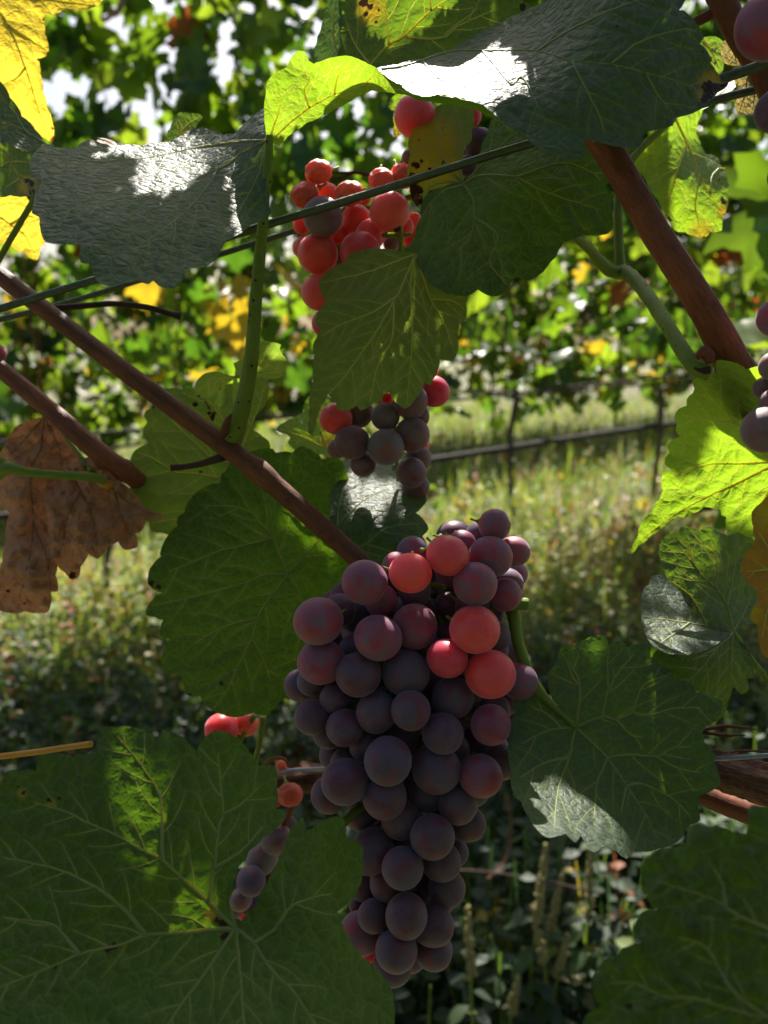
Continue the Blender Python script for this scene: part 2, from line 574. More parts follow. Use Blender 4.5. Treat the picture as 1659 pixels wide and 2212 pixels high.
def side_veins(prim, poly, step=42, ang=48, start=1):
    out = []
    allp = [np.asarray(v, float) for v in prim]
    segs = [(a[i][0], a[i][1], a[i + 1][0], a[i + 1][1]) for a in allp for i in range(len(a) - 1)]
    for k, a in enumerate(allp):
        seg = np.diff(a, axis=0)
        ln = np.hypot(seg[:, 0], seg[:, 1])
        tot = ln.sum()
        cum = np.concatenate([[0], np.cumsum(ln)])
        s = step * .9
        side = 1
        while s < tot - 12:
            i = min(np.searchsorted(cum, s) - 1, len(seg) - 1)
            t = (s - cum[i]) / ln[i]
            p = a[i] + seg[i] * t
            dr = math.atan2(seg[i][1], seg[i][0]) + side * math.radians(ang)
            pts = [p.copy()]
            q = p.copy()
            for j in range(14):
                dr -= side * math.radians(2.2 + rng.normal(0, 2.5))
                q = q + 9 * np.array([math.cos(dr), math.sin(dr)])
                if not inside(poly, q[0], q[1]):
                    break
                if j > 2:
                    oth = [sg for sg in segs if not (np.hypot(sg[0] - p[0], sg[1] - p[1]) < 1)]
                    dd = seg_dist(np.array([q[0]]), np.array([q[1]]), oth)[0]
                    own = seg_dist(np.array([q[0]]), np.array([q[1]]), [(a[m][0], a[m][1], a[m + 1][0], a[m + 1][1]) for m in range(len(a) - 1)])[0]
                    if dd < 10 and own > 20:
                        break
                pts.append(q.copy())
                if len(pts) > 13 * (1 - .5 * s / tot) + 1:
                    break
            if len(pts) > 3:
                out.append(np.array(pts))
            s += step * (.42 + .25 * rng.random())
            side = -side
    return out


NEAR = []          # (uvd samples, world samples, key) for the dapple planning
NEAR_MESH = []


def leaf(key, label, outline, ctrl, veins=(), mat='leaf', vmat='vein', pucker=.0010, wave=.0012, spots=(), yell=(), vr=.00055, blades=None,
         petiole=None, step=58, auto=True, grid=7.0, seed=None, prow=0, cat='leaf', group='vine leaves close to the camera', pm='petiole', k=.07):
    """a vine leaf: blade(s), veins and stalk. outline in sighted px, ctrl = [(u, v, depth)]"""
    seed = seed if seed is not None else (hash_int(key) % 97)
    jd = ctrl[0]
    root = empty('vine_leaf', P(*jd), label, cat, group)
    bl = blades or [dict(outline=outline, ctrl=ctrl, veins=veins, mat=mat, k=k)]
    for b in bl:
        poly = bulge(b['outline'], b.get('k', .07))
        pv = [np.asarray(v, float) for v in b.get('veins', ())]
        sv = side_veins(pv, poly, b.get('step', step)) if auto and pv else []
        segs = [(a[i][0], a[i][1], a[i + 1][0], a[i + 1][1]) for a in pv + sv for i in range(len(a) - 1)]
        sf = Surf(b['ctrl'], segs, b.get('pucker', pucker), b.get('wave', wave), seed)
        x0, y0 = poly.min(0)
        x1, y1 = poly.max(0)
        gx, gy = np.meshgrid(np.arange(x0 + 3, x1, grid), np.arange(y0 + 3, y1, grid * .87))
        gx[1::2] += grid / 2
        gx = gx.ravel() + rng.normal(0, .6, gx.size)
        gy = gy.ravel() + rng.normal(0, .6, gy.size)
        es = [(*poly[i], *poly[(i + 1) % len(poly)]) for i in range(len(poly))]
        ok = inside(poly, gx, gy)
        gx, gy = gx[ok], gy[ok]
        ok = seg_dist(gx, gy, es) > grid * .45
        gx, gy = gx[ok], gy[ok]
        vv = [Vector((float(a), float(c))) for a, c in poly] + [Vector((float(a), float(c))) for a, c in zip(gx, gy)]
        npoly = len(poly)
        r = delaunay_2d_cdt(vv, [], [list(range(npoly))], 1, 1e-4)
        xy = np.array([(a.x, a.y) for a in r[0]])
        faces = [tuple(f) for f in r[2]]
        d = sf.depth(xy[:, 0], xy[:, 1])
        W = PA(np.column_stack([xy, d]))
        mk = np.zeros((len(xy), 3))
        if segs:
            mk[:, 0] = np.exp(-(seg_dist(xy[:, 0], xy[:, 1], segs) / 5.0) ** 2)
        for (sx, sy, sr) in b.get('spots', spots):
            mk[:, 1] = np.maximum(mk[:, 1], np.clip(1.25 - np.hypot(xy[:, 0] - sx, xy[:, 1] - sy) / sr * .75, 0, 1))
        for (sx, sy, sr) in b.get('yell', yell):
            mk[:, 2] = np.maximum(mk[:, 2], np.clip(1.4 - np.hypot(xy[:, 0] - sx, xy[:, 1] - sy) / sr, 0, 1))
        # outward normals towards the camera side
        o = mesh_obj(b.get('name', 'blade'), W, faces, M[b.get('mat', mat)], root, marks=mk)
        NEAR_MESH.append((W, faces))
        NEAR.append((key, np.column_stack([xy, d]), W))
        if pv:
            parts = []
            front = b.get('vfront', -.00005)
            for q, a in enumerate(pv + sv):
                pri = q < len(pv)
                n = max(5, int(np.sum(np.hypot(*np.diff(a, axis=0).T)) / 9))
                s = spline(a, n)
                s[1:-1] += rng.normal(0, .5, (len(s) - 2, 2))
                dd = sf.depth(s[:, 0], s[:, 1]) + front
                R = vr * b.get('vk', 1) * (np.linspace(1, .22, n) if pri else np.linspace(.28, .09, n))
                parts.append(tube_data(PA(np.column_stack([s, dd])), R, 5, cap=False))
            V, Fc, U = join_data(parts)
            mesh_obj('veins', V, Fc, M[b.get('vmat', vmat)], root, uv=U)
    if petiole:
        pts, w = petiole
        Wp = uvd_path(pts, 26)
        dm = np.array([p[2] for p in pts])
        rr = np.interp(np.linspace(0, 1, 26), np.linspace(0, 1, len(w)), w) * .5 / F * np.interp(np.linspace(0, 1, 26), np.linspace(0, 1, len(dm)), dm)
        V, Fc, U = tube_data(Wp, rr, 12, rough=.02, ridges=.03)
        mesh_obj('petiole', V, Fc, M[pm], root, uv=U)
        NEAR.append((key + '_p', None, Wp))
        NEAR_MESH.append((V, Fc))
    return root


def hash_int(s):
    h = 7
    for ch in s:
        h = (h * 31 + ord(ch)) % 100003
    return h


# ------------------------------------------------------------------ ground
def gz(x, y):
    return .05 * max(-2.5, min(6, x + 1.4)) + .03 * math.sin(x * 1.3 + 1) + .03 * math.sin(y * .9) + .02 * math.sin(x * 3.1 + y * 2.3)


def ground_mat():
    m, nt, out = new_mat('vineyard soil and litter')
    gm = N(nt, 'ShaderNodeNewGeometry')
    n1 = N(nt, 'ShaderNodeTexNoise', i_Scale=1.6, i_Detail=6.0, i_Roughness=.65)
    n2 = N(nt, 'ShaderNodeTexNoise', i_Scale=38.0, i_Detail=6.0, i_Roughness=.7)
    for t in (n1, n2):
        nt.links.new(gm.outputs['Position'], t.inputs['Vector'])
    a = mixc(nt, ramp(nt, n2.outputs['Fac'], .35, .65), (.08, .065, .035), (.19, .16, .08))
    b = mixc(nt, ramp(nt, n2.outputs['Fac'], .35, .65), (.06, .09, .025), (.16, .17, .07))
    c = mixc(nt, ramp(nt, n1.outputs['Fac'], .40, .60), a, b)
    pr = N(nt, 'ShaderNodeBsdfPrincipled')
    nt.links.new(c, pr.inputs['Base Color'])
    pr.inputs['Roughness'].default_value = .95
    bp = N(nt, 'ShaderNodeBump', i_Strength=.8, i_Distance=.03)
    nt.links.new(n2.outputs['Fac'], bp.inputs['Height'])
    nt.links.new(bp.outputs[0], pr.inputs['Normal'])
    nt.links.new(pr.outputs[0], out.inputs[0])
    return m


gxs = np.concatenate([np.arange(-60, -8, 4), np.arange(-8, 14, .35), np.arange(14, 80, 4)])
gys = np.concatenate([np.arange(-20, -2, 3), np.arange(-2, 16, .35), np.arange(16, 120, 5)])
GV = [(x, y, gz(x, y)) for y in gys for x in gxs]
nx = len(gxs)
GF = [(j * nx + i, j * nx + i + 1, (j + 1) * nx + i + 1, (j + 1) * nx + i) for j in range(len(gys) - 1) for i in range(nx - 1)]
gr = mesh_obj('ground', GV, GF, ground_mat())
tag(gr, 'uneven vineyard soil under weeds and dry grass between the rows', 'ground', None, 'structure')

# ------------------------------------------------------------------ leaf shapes for the rows behind
def leaf_shape(seed, n=30, size=.055, lobes=True):
    r_ = np.random.default_rng(seed)
    th = np.linspace(-math.pi * .93, math.pi * .93, n)
    base = .68 + .30 * np.cos(th * 2.55) ** 2
    base *= (1 - .22 * (np.abs(th) / math.pi) ** 2)
    teeth = 1 + .09 * np.where(np.arange(n) % 2 == 0, 1, -1) + r_.normal(0, .04, n)
    rr = size * base * teeth
    x, y = rr * np.sin(th), rr * np.cos(th)
    fold = r_.uniform(.15, .8)
    curl = r_.uniform(-6, 8)
    z = np.abs(x) * fold * .6 - curl * (x * x + y * y) * .8 + r_.normal(0, size * .04, n) + (np.sin(th * 5 + seed) * size * .08)
    ring = np.stack([x, y, z], 1)
    mid = ring * .5
    mid[:, 2] = np.abs(mid[:, 0]) * fold * .6 - curl * (mid[:, 0] ** 2 + mid[:, 1] ** 2) * .8 + size * .03
    V = np.vstack([[[0, 0, 0]], mid[::2], ring])
    nm = len(mid[::2])
    Fc = [(0, 2 + i, 1 + i) for i in range(nm - 1)]
    o = 1 + nm
    for i in range(nm - 1):
        Fc += [(1 + i, o + 2 * i + 1, o + 2 * i), (1 + i, 2 + i, o + 2 * i + 1), (2 + i, o + 2 * i + 2, o + 2 * i + 1)]
    Fc.append((nm, o + n - 1, o + n - 2))
    return V, Fc


SH = [leaf_shape(s) for s in range(6)]
FM = [far_leaf_mat('row leaf green', (.040, .085, .022), (.27, .46, .018)),
      far_leaf_mat('row leaf deep green', (.025, .060, .022), (.12, .28, .014)),
      far_leaf_mat('row leaf lime', (.10, .16, .03), (.42, .60, .03)),
      far_leaf_mat('row leaf yellow', (.45, .32, .03), (.85, .58, .03)),
      far_leaf_mat('row leaf rust', (.28, .08, .025), (.60, .14, .03))]
FMESH = {}
for si, (V, Fc) in enumerate(SH):
    for mi in range(5):
        me = bpy.data.meshes.new('row_leaf')
        me.from_pydata(V.tolist(), [], Fc)
        me.materials.append(FM[mi])
        me.polygons.foreach_set('use_smooth', np.ones(len(me.polygons), bool))
        FMESH[si, mi] = me


def merged_leaves(name, items, parent, label=None, cat=None, kind='stuff'):
    """items: (shape, mat, loc, euler, scale) -> one mesh"""
    V, Fc, mi, o = [], [], [], 0
    for (s, m_, loc, e, sc) in items:
        R = np.array(Euler(e).to_matrix())
        v = SH[s][0] * sc @ R.T + loc
        V.append(v)
        Fc += [tuple(i + o for i in f) for f in SH[s][1]]
        mi += [m_] * len(SH[s][1])
        o += len(v)
    ob = mesh_obj(name, np.vstack(V), Fc, None, parent, mats=FM, midx=mi)
    tag(ob, label, cat, None, kind)
    return ob


def rand_mat(low, r_):
    """colour of a row leaf; yellow and rust leaves gather low on the vine"""
    p = [.38, .26, .25, .09, .02] if low else [.42, .30, .245, .03, .005]
    return int(r_.choice(5, p=p))


def grapevine(base, dirv, label, seed, n=520, nparts=300, z0=.72, z1=2.7, group='vines of the row behind', half=.66, thick=.30, top_thin=True,
              lean=0.0, open_low=0.0):
    r_ = np.random.default_rng(seed)
    bx, by = base
    b0 = np.array([bx, by, gz(bx, by) - .03])
    root = empty('grapevine', b0, label, 'grapevine', group)
    d = np.array([dirv[0], dirv[1], 0])
    pn = np.array([-dirv[1], dirv[0], 0])
    tp = [b0, b0 + [r_.normal(0, .02), r_.normal(0, .02), .3], b0 + [r_.normal(0, .03) + lean, r_.normal(0, .03), .6], b0 + [lean, 0, .84]]
    tube('trunk', spline(tp, 14), [.022, .015, .016, .022], M['trunk'], root, 10, rough=.10)
    for sg in (-1, 1):
        c = [b0 + [0, 0, .80], b0 + d * sg * .12 + [0, 0, .865], b0 + d * sg * .62 + [0, 0, .87 + r_.normal(0, .008)]]
        tube('cordon_arm', spline(c, 12), [.010, .008, .007], M['trunk'], root, 8, rough=.10)
    for k in range(9):
        s = r_.uniform(-half, half)
        q = b0 + d * s + [0, 0, .88]
        e = q + d * r_.normal(0, .12) + pn * r_.normal(0, .12) + [0, 0, r_.uniform(1.0, z1 - .8)]
        mid = (q + e) / 2 + pn * r_.normal(0, .06) + d * r_.normal(0, .06)
        tube('shoot', spline([q, mid, e], 8), [.005, .004, .0025], M['cane'], root, 5)
    its = []
    for k in range(n):
        s = r_.uniform(-half, half)
        if top_thin:
            t = r_.random() ** .92
        else:
            t = r_.random()
        if open_low and z0 + (z1 - z0) * t < 2.0 and r_.random() < open_low:
            continue
        z = z0 - .14 * (math.sin(s * 9 + seed) > .55) + (z1 - z0) * t + r_.normal(0, .06)
        w = thick * (1 - .45 * t)
        loc = b0 + d * s + pn * r_.normal(0, w * .62) + np.array([0, 0, z])
        # blades hang with the tip down and outwards, mostly facing the light
        e = (r_.normal(-.9, .55), r_.normal(0, .5), r_.uniform(0, 6.28))
        its.append((int(r_.integers(6)), rand_mat(t < .28, r_), loc, e, r_.uniform(1.4, 2.5)))
    cd = [np.linalg.norm(i[2] - CAM) / i[4] for i in its]
    od = np.argsort(cd)
    for k in od[:nparts]:
        s, m_, loc, e, sc = its[k]
        o = bpy.data.objects.new('leaf', FMESH[s, m_])
        COL.objects.link(o)
        o.parent = root
        o.location = loc - b0
        o.rotation_euler = e
        o.scale = (sc, sc, sc)
    rest = [its[k] for k in od[nparts:]]
    if rest:
        merged_leaves('foliage', rest, root)
    return root


RD = np.array([.863, .506])
RD /= np.linalg.norm(RD)
RA = np.array([-1.70, 3.64])
RP = np.array([-RD[1], RD[0]])


def row_pt(s, off=0.0):
    return RA + RD * s + RP * off


vl = ['vine of the row behind, its bare trunk standing below the dead brown leaf',
      'leafy vine of the row behind, seen in the gap left of the upper grape cluster',
      'vine of the row behind whose foliage shows just right of the upper cluster',
      'vine of the row behind with its thin trunk standing above the drip hose at right',
      'vine of the row behind with low yellow leaves left of the thick red cane',
      'vine of the row behind partly hidden by the thick red cane',
      'distant vine of the row behind close to the right edge',
      'farthest vine of the row behind, at the right edge']
grapevine(row_pt(-.83), RD, 'vine of the row behind at the left edge, no trunk in view', 11, n=280, z1=3.0, z0=1.1, open_low=.6)
for i in range(8):
    s = .42 + 1.25 * i
    grapevine(row_pt(s), RD, vl[i], 20 + i, n=(330 if i == 0 else 500 if i == 1 else 600) if i < 4 else 520, nparts=300 if i < 5 else 160, z1=(3.0 if i == 0 else 3.9) if i < 4 else 3.5, z0=(1.12 if i < 2 else 1.15), lean=.05 if i == 0 else 0, open_low=.62)  # extra unseen height added to shade near weeds; low leaves thinned to admit sun
far_l = ['vine of the farthest row, between the upper cluster and the left edge', 'vine of the farthest row, left of the upper cluster',
         'vine of the farthest row, straight behind the upper cluster', 'vine of the farthest row, above the sunny grass',
         'vine of the farthest row, over the upper wire at right', 'vine of the farthest row, behind the thick red cane',
         'vine of the farthest row, near the right edge']
for i in range(7):
    grapevine(row_pt(-2.2 + 1.9 * i, 3.4), RD, far_l[i], 60 + i, n=900, nparts=150, half=1.0, z0=.45, z1=2.9, group='vines of the farthest row')
# the near row goes on to the right, close by
# the row at the photographer's back, which keeps the sky's light off the near leaves
bk = np.random.default_rng(77)
its = []
for k in range(1700):
    x = bk.uniform(-3.2, 3.2)
    its.append((int(bk.integers(6)), int(bk.choice([0, 1])), np.array([x, -1.0 + bk.normal(0, .14), bk.uniform(.3, 2.7)]), (bk.normal(-.9, .5), bk.normal(0, .5), bk.uniform(0, 6.28)), bk.uniform(1.3, 2.2)))
merged_leaves('vine_row_foliage', its, None, 'foliage of the vine row at the photographer\'s back, out of the picture', 'vine row')
grapevine((.98, 1.62), RD, 'neighbouring vine of the near row, leafy, at the right edge', 90, n=240, nparts=200, z0=.75, z1=2.25, half=.35, thick=.12,
          group=None, top_thin=False)
grapevine((1.75, 2.5), RD, 'next vine but one of the near row, leafy, far right', 91, n=300, nparts=200, z0=.75, z1=2.6, half=.4, thick=.2,
          group=None, top_thin=False)

# hoses and wires of the row behind
def line_thing(name, s0, s1, off, z, r, mat, label, cat, sag=.02, n=60):
    pts = []
    for k in range(n):
        t = k / (n - 1)
        q = row_pt(s0 + (s1 - s0) * t, off)
        pts.append((q[0], q[1], .05 * max(-2.5, min(6, q[0] + 1.4)) + z + sag * math.sin(t * 19) * .5))
    o = tube(name, pts, r, mat, None, 8, origin=pts[0])
    return tag(o, label, cat)


line_thing('drip_hose', -1.5, 12, -.03, .52, .018, M['drip'], 'black drip hose running along the row behind, above the grass', 'hose')
line_thing('trellis_wire', -1.5, 12, .03, .845, .009, M['drip'], 'upper dark wire of the row behind, below its foliage', 'wire')

# ------------------------------------------------------------------ weeds and grass (stuff)
def veg_mat(name, c, t, tw=.4):
    return far_leaf_mat(name, c, t, tw, .6)


GM = [veg_mat('weed green', (.045, .095, .025), (.24, .42, .03)), veg_mat('weed grey green', (.05, .085, .045), (.10, .19, .04)),
      veg_mat('grass lime', (.20, .28, .05), (.50, .66, .06)), veg_mat('straw', (.50, .41, .24), (.55, .45, .24)),
      veg_mat('litter rust', (.34, .13, .06), (.50, .16, .05)), veg_mat('litter yellow', (.5, .38, .05), (.8, .6, .05)),
      veg_mat('weed deep green', (.025, .055, .025), (.06, .15, .02))]  # weed greens darkened; the near strip's shade is put into the colour


def frust(x, y, m=.12):
    return abs(x) < (y * .463 + m + .3)


def blades(n, y0, y1, hmin, hmax, w, probs, seed, name, label, cat, dens=lambda x, y: 1.0, bend=.5):
    r_ = np.random.default_rng(seed)
    V, Fc, mi, o = [], [], [], 0
    k = 0
    while k < n:
        y = y0 + (y1 - y0) * r_.random() ** .8
        x = r_.uniform(-1, 1) * (y * .5 + .35)
        if r_.random() > dens(x, y):
            continue
        k += 1
        h = r_.uniform(hmin, hmax)
        a = r_.uniform(0, 6.28)
        dx, dy = math.cos(a), math.sin(a)
        b = r_.uniform(.1, bend) * h
        px, py = -dy * w / 2 * r_.uniform(.6, 1.3), dx * w / 2 * r_.uniform(.6, 1.3)
        z = gz(x, y)
        V += [(x - px, y - py, z), (x + px, y + py, z), (x + dx * b * .35 + px * .8, y + dy * b * .35 + py * .8, z + h * .55),
              (x + dx * b * .35 - px * .8, y + dy * b * .35 - py * .8, z + h * .55), (x + dx * b, y + dy * b, z + h)]
        Fc += [(o, o + 1, o + 2, o + 3), (o + 3, o + 2, o + 4)]
        c = int(r_.choice(len(GM), p=probs))
        mi += [c, c]
        o += 5
    ob = mesh_obj(name, V, Fc, None, None, mats=GM, midx=mi)
    return tag(ob, label, cat, None, 'stuff')


def patch(x, y, f=1.1, s=0.0):
    return mnoise.noise((x * f + s, y * f, s)) * .5 + .5


blades(30000, 1.2, 14, .05, .20, .008, [.26, .02, .52, .13, .02, .03, .02], 5, 'grass', 'thin grass, partly dry, growing between the rows', 'grass',
       lambda x, y: .25 + .9 * patch(x, y))
blades(5000, 3.2, 10, .16, .36, .012, [.25, .1, .35, .30, 0, 0, 0], 6, 'tall_grass', 'taller grass tufts below the row behind', 'grass',
       lambda x, y: max(0, patch(x, y, 2.0, 4) - .3) * 2)


def weeds(n, y0, y1, seed, name, label, probs, hmax=.32, leafl=.05, nl=9, dens=lambda x, y: 1.0):
    """leafy weeds: a stem with oval leaves; far too many to count"""
    r_ = np.random.default_rng(seed)
    V, Fc, mi, o = [], [], [], 0
    k = 0
    while k < n:
        y = y0 + (y1 - y0) * r_.random()
        x = r_.uniform(-1, 1) * (y * .48 + .3)
        if r_.random() > dens(x, y):
            continue
        k += 1
        z = gz(x, y)
        h = r_.uniform(.35, 1) * hmax
        c = int(r_.choice(len(GM), p=probs))
        lx, ly = r_.normal(0, .12, 2) * h
        V += [(x - .0015, y, z), (x + .0015, y, z), (x + lx + .001, y + ly, z + h), (x + lx - .001, y + ly, z + h)]
        Fc.append((o, o + 1, o + 2, o + 3))
        mi.append(c)
        o += 4
        for j in range(nl):
            t = (j + r_.random()) / nl
            a = j * 2.4 + r_.normal(0, .4)
            L = leafl * r_.uniform(.6, 1.3) * (1.15 - .6 * t)
            up = r_.uniform(-.5, .6)
            dv = np.array([math.cos(a) * math.cos(up), math.sin(a) * math.cos(up), math.sin(up)])
            sd = np.array([-math.sin(a), math.cos(a), r_.normal(0, .3)]) * L * .27
            b = np.array([x + lx * t, y + ly * t, z + h * t])
            dr = np.array([0, 0, -L * .22])
            nb = b + dv * L * .15
            V += [nb, b + dv * L * .5 + sd, b + dv * L * .5 - sd, b + dv * L * .82 + sd * .6 + dr * .6, b + dv * L * .82 - sd * .6 + dr * .6,
                  b + dv * L + dr, b + dv * L * .5 - dr * .15]
            V[-1] = b + dv * L * .5 + dr * .25
            Fc += [(o, o + 1, o + 6), (o, o + 6, o + 2), (o + 1, o + 3, o + 6), (o + 6, o + 4, o + 2), (o + 3, o + 5, o + 6), (o + 6, o + 5, o + 4)]
            mi += [c] * 6
            o += 7
    ob = mesh_obj(name, V, Fc, None, None, mats=GM, midx=mi)
    return tag(ob, label, 'weeds', None, 'stuff')


weeds(1900, 1.15, 2.6, 8, 'leafy_weeds', 'dense knee-high grey green weeds in front of the row behind', [.26, .32, .03, .01, .005, .005, .37], .34, .055, 10)  # dark mix standing in for shade on the near ground
weeds(1500, 2.3, 4.8, 9, 'lit_weeds', 'low leafy weeds and seedlings near the vine trunks', [.20, .03, .46, .11, .08, .10, .02], .26, .050, 9,
      lambda x, y: .2 + patch(x, y, 1.6, 9))  # lime mix puts the strip's sunlight into the weeds' colour
weeds(1300, 2.5, 4.3, 14, 'sunlit_seedlings', 'taller lime and yellow seedlings in the sunny strip below the row behind', [.12, .0, .52, .10, .08, .16, .02], .42, .065, 9,
      lambda x, y: .15 + patch(x, y, 1.9, 5))  # bright lime plants added to carry the sunlit band further
weeds(1300, 4.5, 10, 10, 'distant_weeds', 'low weeds in the grass beyond the row behind', [.38, .12, .32, .08, .04, .02, .04], .30, .06, 8,
      lambda x, y: .1 + patch(x, y, 1.2, 2))
r_ = np.random.default_rng(33)
lit = []
for k in range(1100):
    y = r_.uniform(1.8, 9.5)
    x = r_.uniform(-1, 1) * (y * .48 + .3)
    lit.append((int(r_.integers(6)), int(r_.choice(5, p=[.05, .02, .08, .35, .5])), np.array([x, y, gz(x, y) + r_.uniform(.02, .12)]),
                (r_.normal(0, .5), r_.normal(0, .5), r_.uniform(0, 6.28)), r_.uniform(.5, 1.1)))
merged_leaves('fallen_leaves', lit, None, 'rust and yellow vine leaves fallen among the weeds', 'fallen leaves')


# ------------------------------------------------------------------ canes, wires, stems close by
def cane(name, label, cat, pts, w, mat, group=None, n=40, sides=16, rough=.012, ridges=.03, nodes=(), wobble=.0):
    """pts (u, v, depth), w = widths in sighted px along it, nodes = (t, swell)"""
    Wp = uvd_path(pts, n)
    dm = spline(np.array([[p[2]] for p in pts]), n)[:, 0]
    rr = np.interp(np.linspace(0, 1, n), np.linspace(0, 1, len(w)), w) * .5 / F * dm
    for (t, k) in nodes:
        rr = rr * (1 + k * np.exp(-((np.linspace(0, 1, n) - t) / .025) ** 2))
    V, Fc, U = tube_data(Wp, rr, sides, rough=rough, ridges=ridges, seed=hash_int(label) % 1000)
    o = mesh_obj(name, V, Fc, M[mat], None, uv=U, origin=Wp[0])
    NEAR_MESH.append((V, Fc))
    NEAR.append((label, None, Wp))
    return tag(o, label, cat, group)


def add_stem(parent, name, pts, w, mat='petiole', n=18, sides=10, rough=.03):
    Wp = uvd_path(pts, n)
    dm = spline(np.array([[p[2]] for p in pts]), n)[:, 0]
    rr = np.interp(np.linspace(0, 1, n), np.linspace(0, 1, len(w)), w) * .5 / F * dm
    V, Fc, U = tube_data(Wp, rr, sides, rough=rough)
    NEAR_MESH.append((V, Fc))
    return mesh_obj(name, V, Fc, M[mat], parent, uv=U)


c1 = cane('cane', 'long brown cane running from the left edge down to the main grape cluster', 'cane',
          [(-60, 560, .35), (0, 596, .348), (240, 780, .335), (473, 955, .325), (560, 1020, .322), (680, 1125, .318), (800, 1232, .315), (850, 1275, .316)],
          [42, 40, 42, 46, 46, 46, 44, 40], 'cane', nodes=[(.57, .28)])
c2 = cane('cane', 'short brown cane at the left edge, ending above the dead brown leaf', 'cane',
          [(-60, 745, .36), (0, 797, .358), (109, 887, .354), (218, 982, .350), (285, 1030, .358), (350, 1085, .392)], [36, 37, 40, 46, 42, 36], 'cane_red',
          nodes=[(.74, .22)])
c3 = cane('cane', 'thick straight red brown cane at the upper right, lower end beside a bright leaf', 'cane',
          [(1230, 205, .275), (1314, 325, .272), (1415, 500, .268), (1480, 600, .266), (1541, 700, .268), (1590, 800, .276), (1625, 880, .285)],
          [60, 62, 62, 64, 68, 78, 70], 'cane_red', nodes=[(.84, .12)])
c4 = cane('cane', 'dark brown cane crossing the top right corner behind the big grapes', 'cane',
          [(1530, -60, .285), (1559, 0, .285), (1598, 78, .287), (1639, 142, .29), (1675, 215, .292), (1720, 320, .295)], [52, 56, 54, 54, 56, 56], 'cane')
cane('cane_stub', 'short brown side shoot joining the cane in the top right corner', 'cane', [(1495, 52, .292), (1525, 36, .290), (1560, 18, .288)],
     [22, 22, 26], 'cane_red', n=10)
cane('tendril', 'thin dry brown tendril with a knobbly end, left of centre under the big shaded leaf', 'tendril',
     [(112, 666, .352), (180, 661, .35), (250, 656, .348), (320, 664, .346), (368, 678, .345), (389, 683, .345)], [15, 13, 12, 12, 12, 17], 'twig', n=26, sides=8)
cane('cane_spur', 'short dark spur sticking out left from the node of the long cane', 'cane',
     [(370, 1010, .330), (400, 1008, .329), (440, 1000, .327), (485, 985, .324)], [15, 13, 14, 20], 'twig', n=14, sides=8)
cane('cordon', 'old vine arm with peeling bark, behind the lower part of the main cluster', 'vine arm',
     [(540, 1690, .40), (640, 1686, .395), (720, 1674, .39), (950, 1650, .37), (1250, 1648, .34), (1480, 1652, .315), (1560, 1664, .31), (1659, 1694, .30), (1760, 1720, .29)],
     [46, 54, 56, 60, 66, 76, 82, 90, 96], 'bark', n=80, sides=26, rough=.05, ridges=.10)
cane('cane', 'reddish cane leaving the old vine arm at the lower right edge', 'cane', [(1490, 1705, .33), (1560, 1735, .325), (1640, 1765, .32), (1740, 1800, .315)],
     [40, 44, 46, 48], 'cane_red')
for k, (a_, b_, dv_) in enumerate([((1512, 1578), (1636, 1576), -8), ((1515, 1583), (1610, 1588), 3), ((1530, 1638), (1659, 1622), -6), ((1540, 1612), (1659, 1600), -2)][:3]):
    cane('bark_strip', ['upper peeling strip of bark above the old vine arm at right', 'lower peeling strip of bark above the old vine arm at right',
                        'strip of bark lying along the top of the old vine arm at right'][k], 'bark',
         [(a_[0] - 60, a_[1] + 16, .318), (a_[0], a_[1], .316), ((a_[0] + b_[0]) / 2, (a_[1] + b_[1]) / 2 + dv_, .314), (b_[0], b_[1], .312)],
         [7, 9, 8, 3], 'cane_red', n=16, sides=6, rough=.15)
cane('trellis_wire', 'front wire of the twin catch wires, crossing the upper grapes and the yellowish lobe', 'wire',
     [(-80, 695, .335), (0, 667, .335), (290, 578, .33), (520, 503, .325), (780, 424, .318), (1030, 345, .305), (1300, 262, .29), (1555, 172, .276), (1700, 122, .27)],
     [16, 16, 17, 18, 18, 18, 19, 22, 23], 'wire', 'twin catch wires', n=90, sides=10, rough=0, ridges=0)
cane('trellis_wire', 'rear wire of the twin catch wires, shining below the front one', 'wire',
     [(-80, 712, .38), (0, 690, .38), (150, 652, .378), (300, 606, .375), (480, 548, .37), (655, 493, .365), (1000, 392, .35), (1300, 300, .33), (1530, 221, .305), (1700, 178, .30)],
     [12, 12, 12, 12, 13, 13, 13, 14, 18, 18], 'wire', 'twin catch wires', n=90, sides=10, rough=0, ridges=0)
cane('trellis_wire', 'shiny galvanised wire on top of the old vine arm at the right edge', 'wire',
     [(500, 1672, .385), (900, 1650, .35), (1300, 1642, .315), (1535, 1639, .296), (1659, 1632, .29), (1760, 1628, .286)], [9, 9, 10, 11, 11, 12], 'wire_new', None, n=60,
     sides=10, rough=0, ridges=0)


# ------------------------------------------------------------------ grapes
def ico(sub=3):
    import bmesh
    bm = bmesh.new()
    bmesh.ops.create_uvsphere(bm, u_segments=40, v_segments=24, radius=1)
    return bm


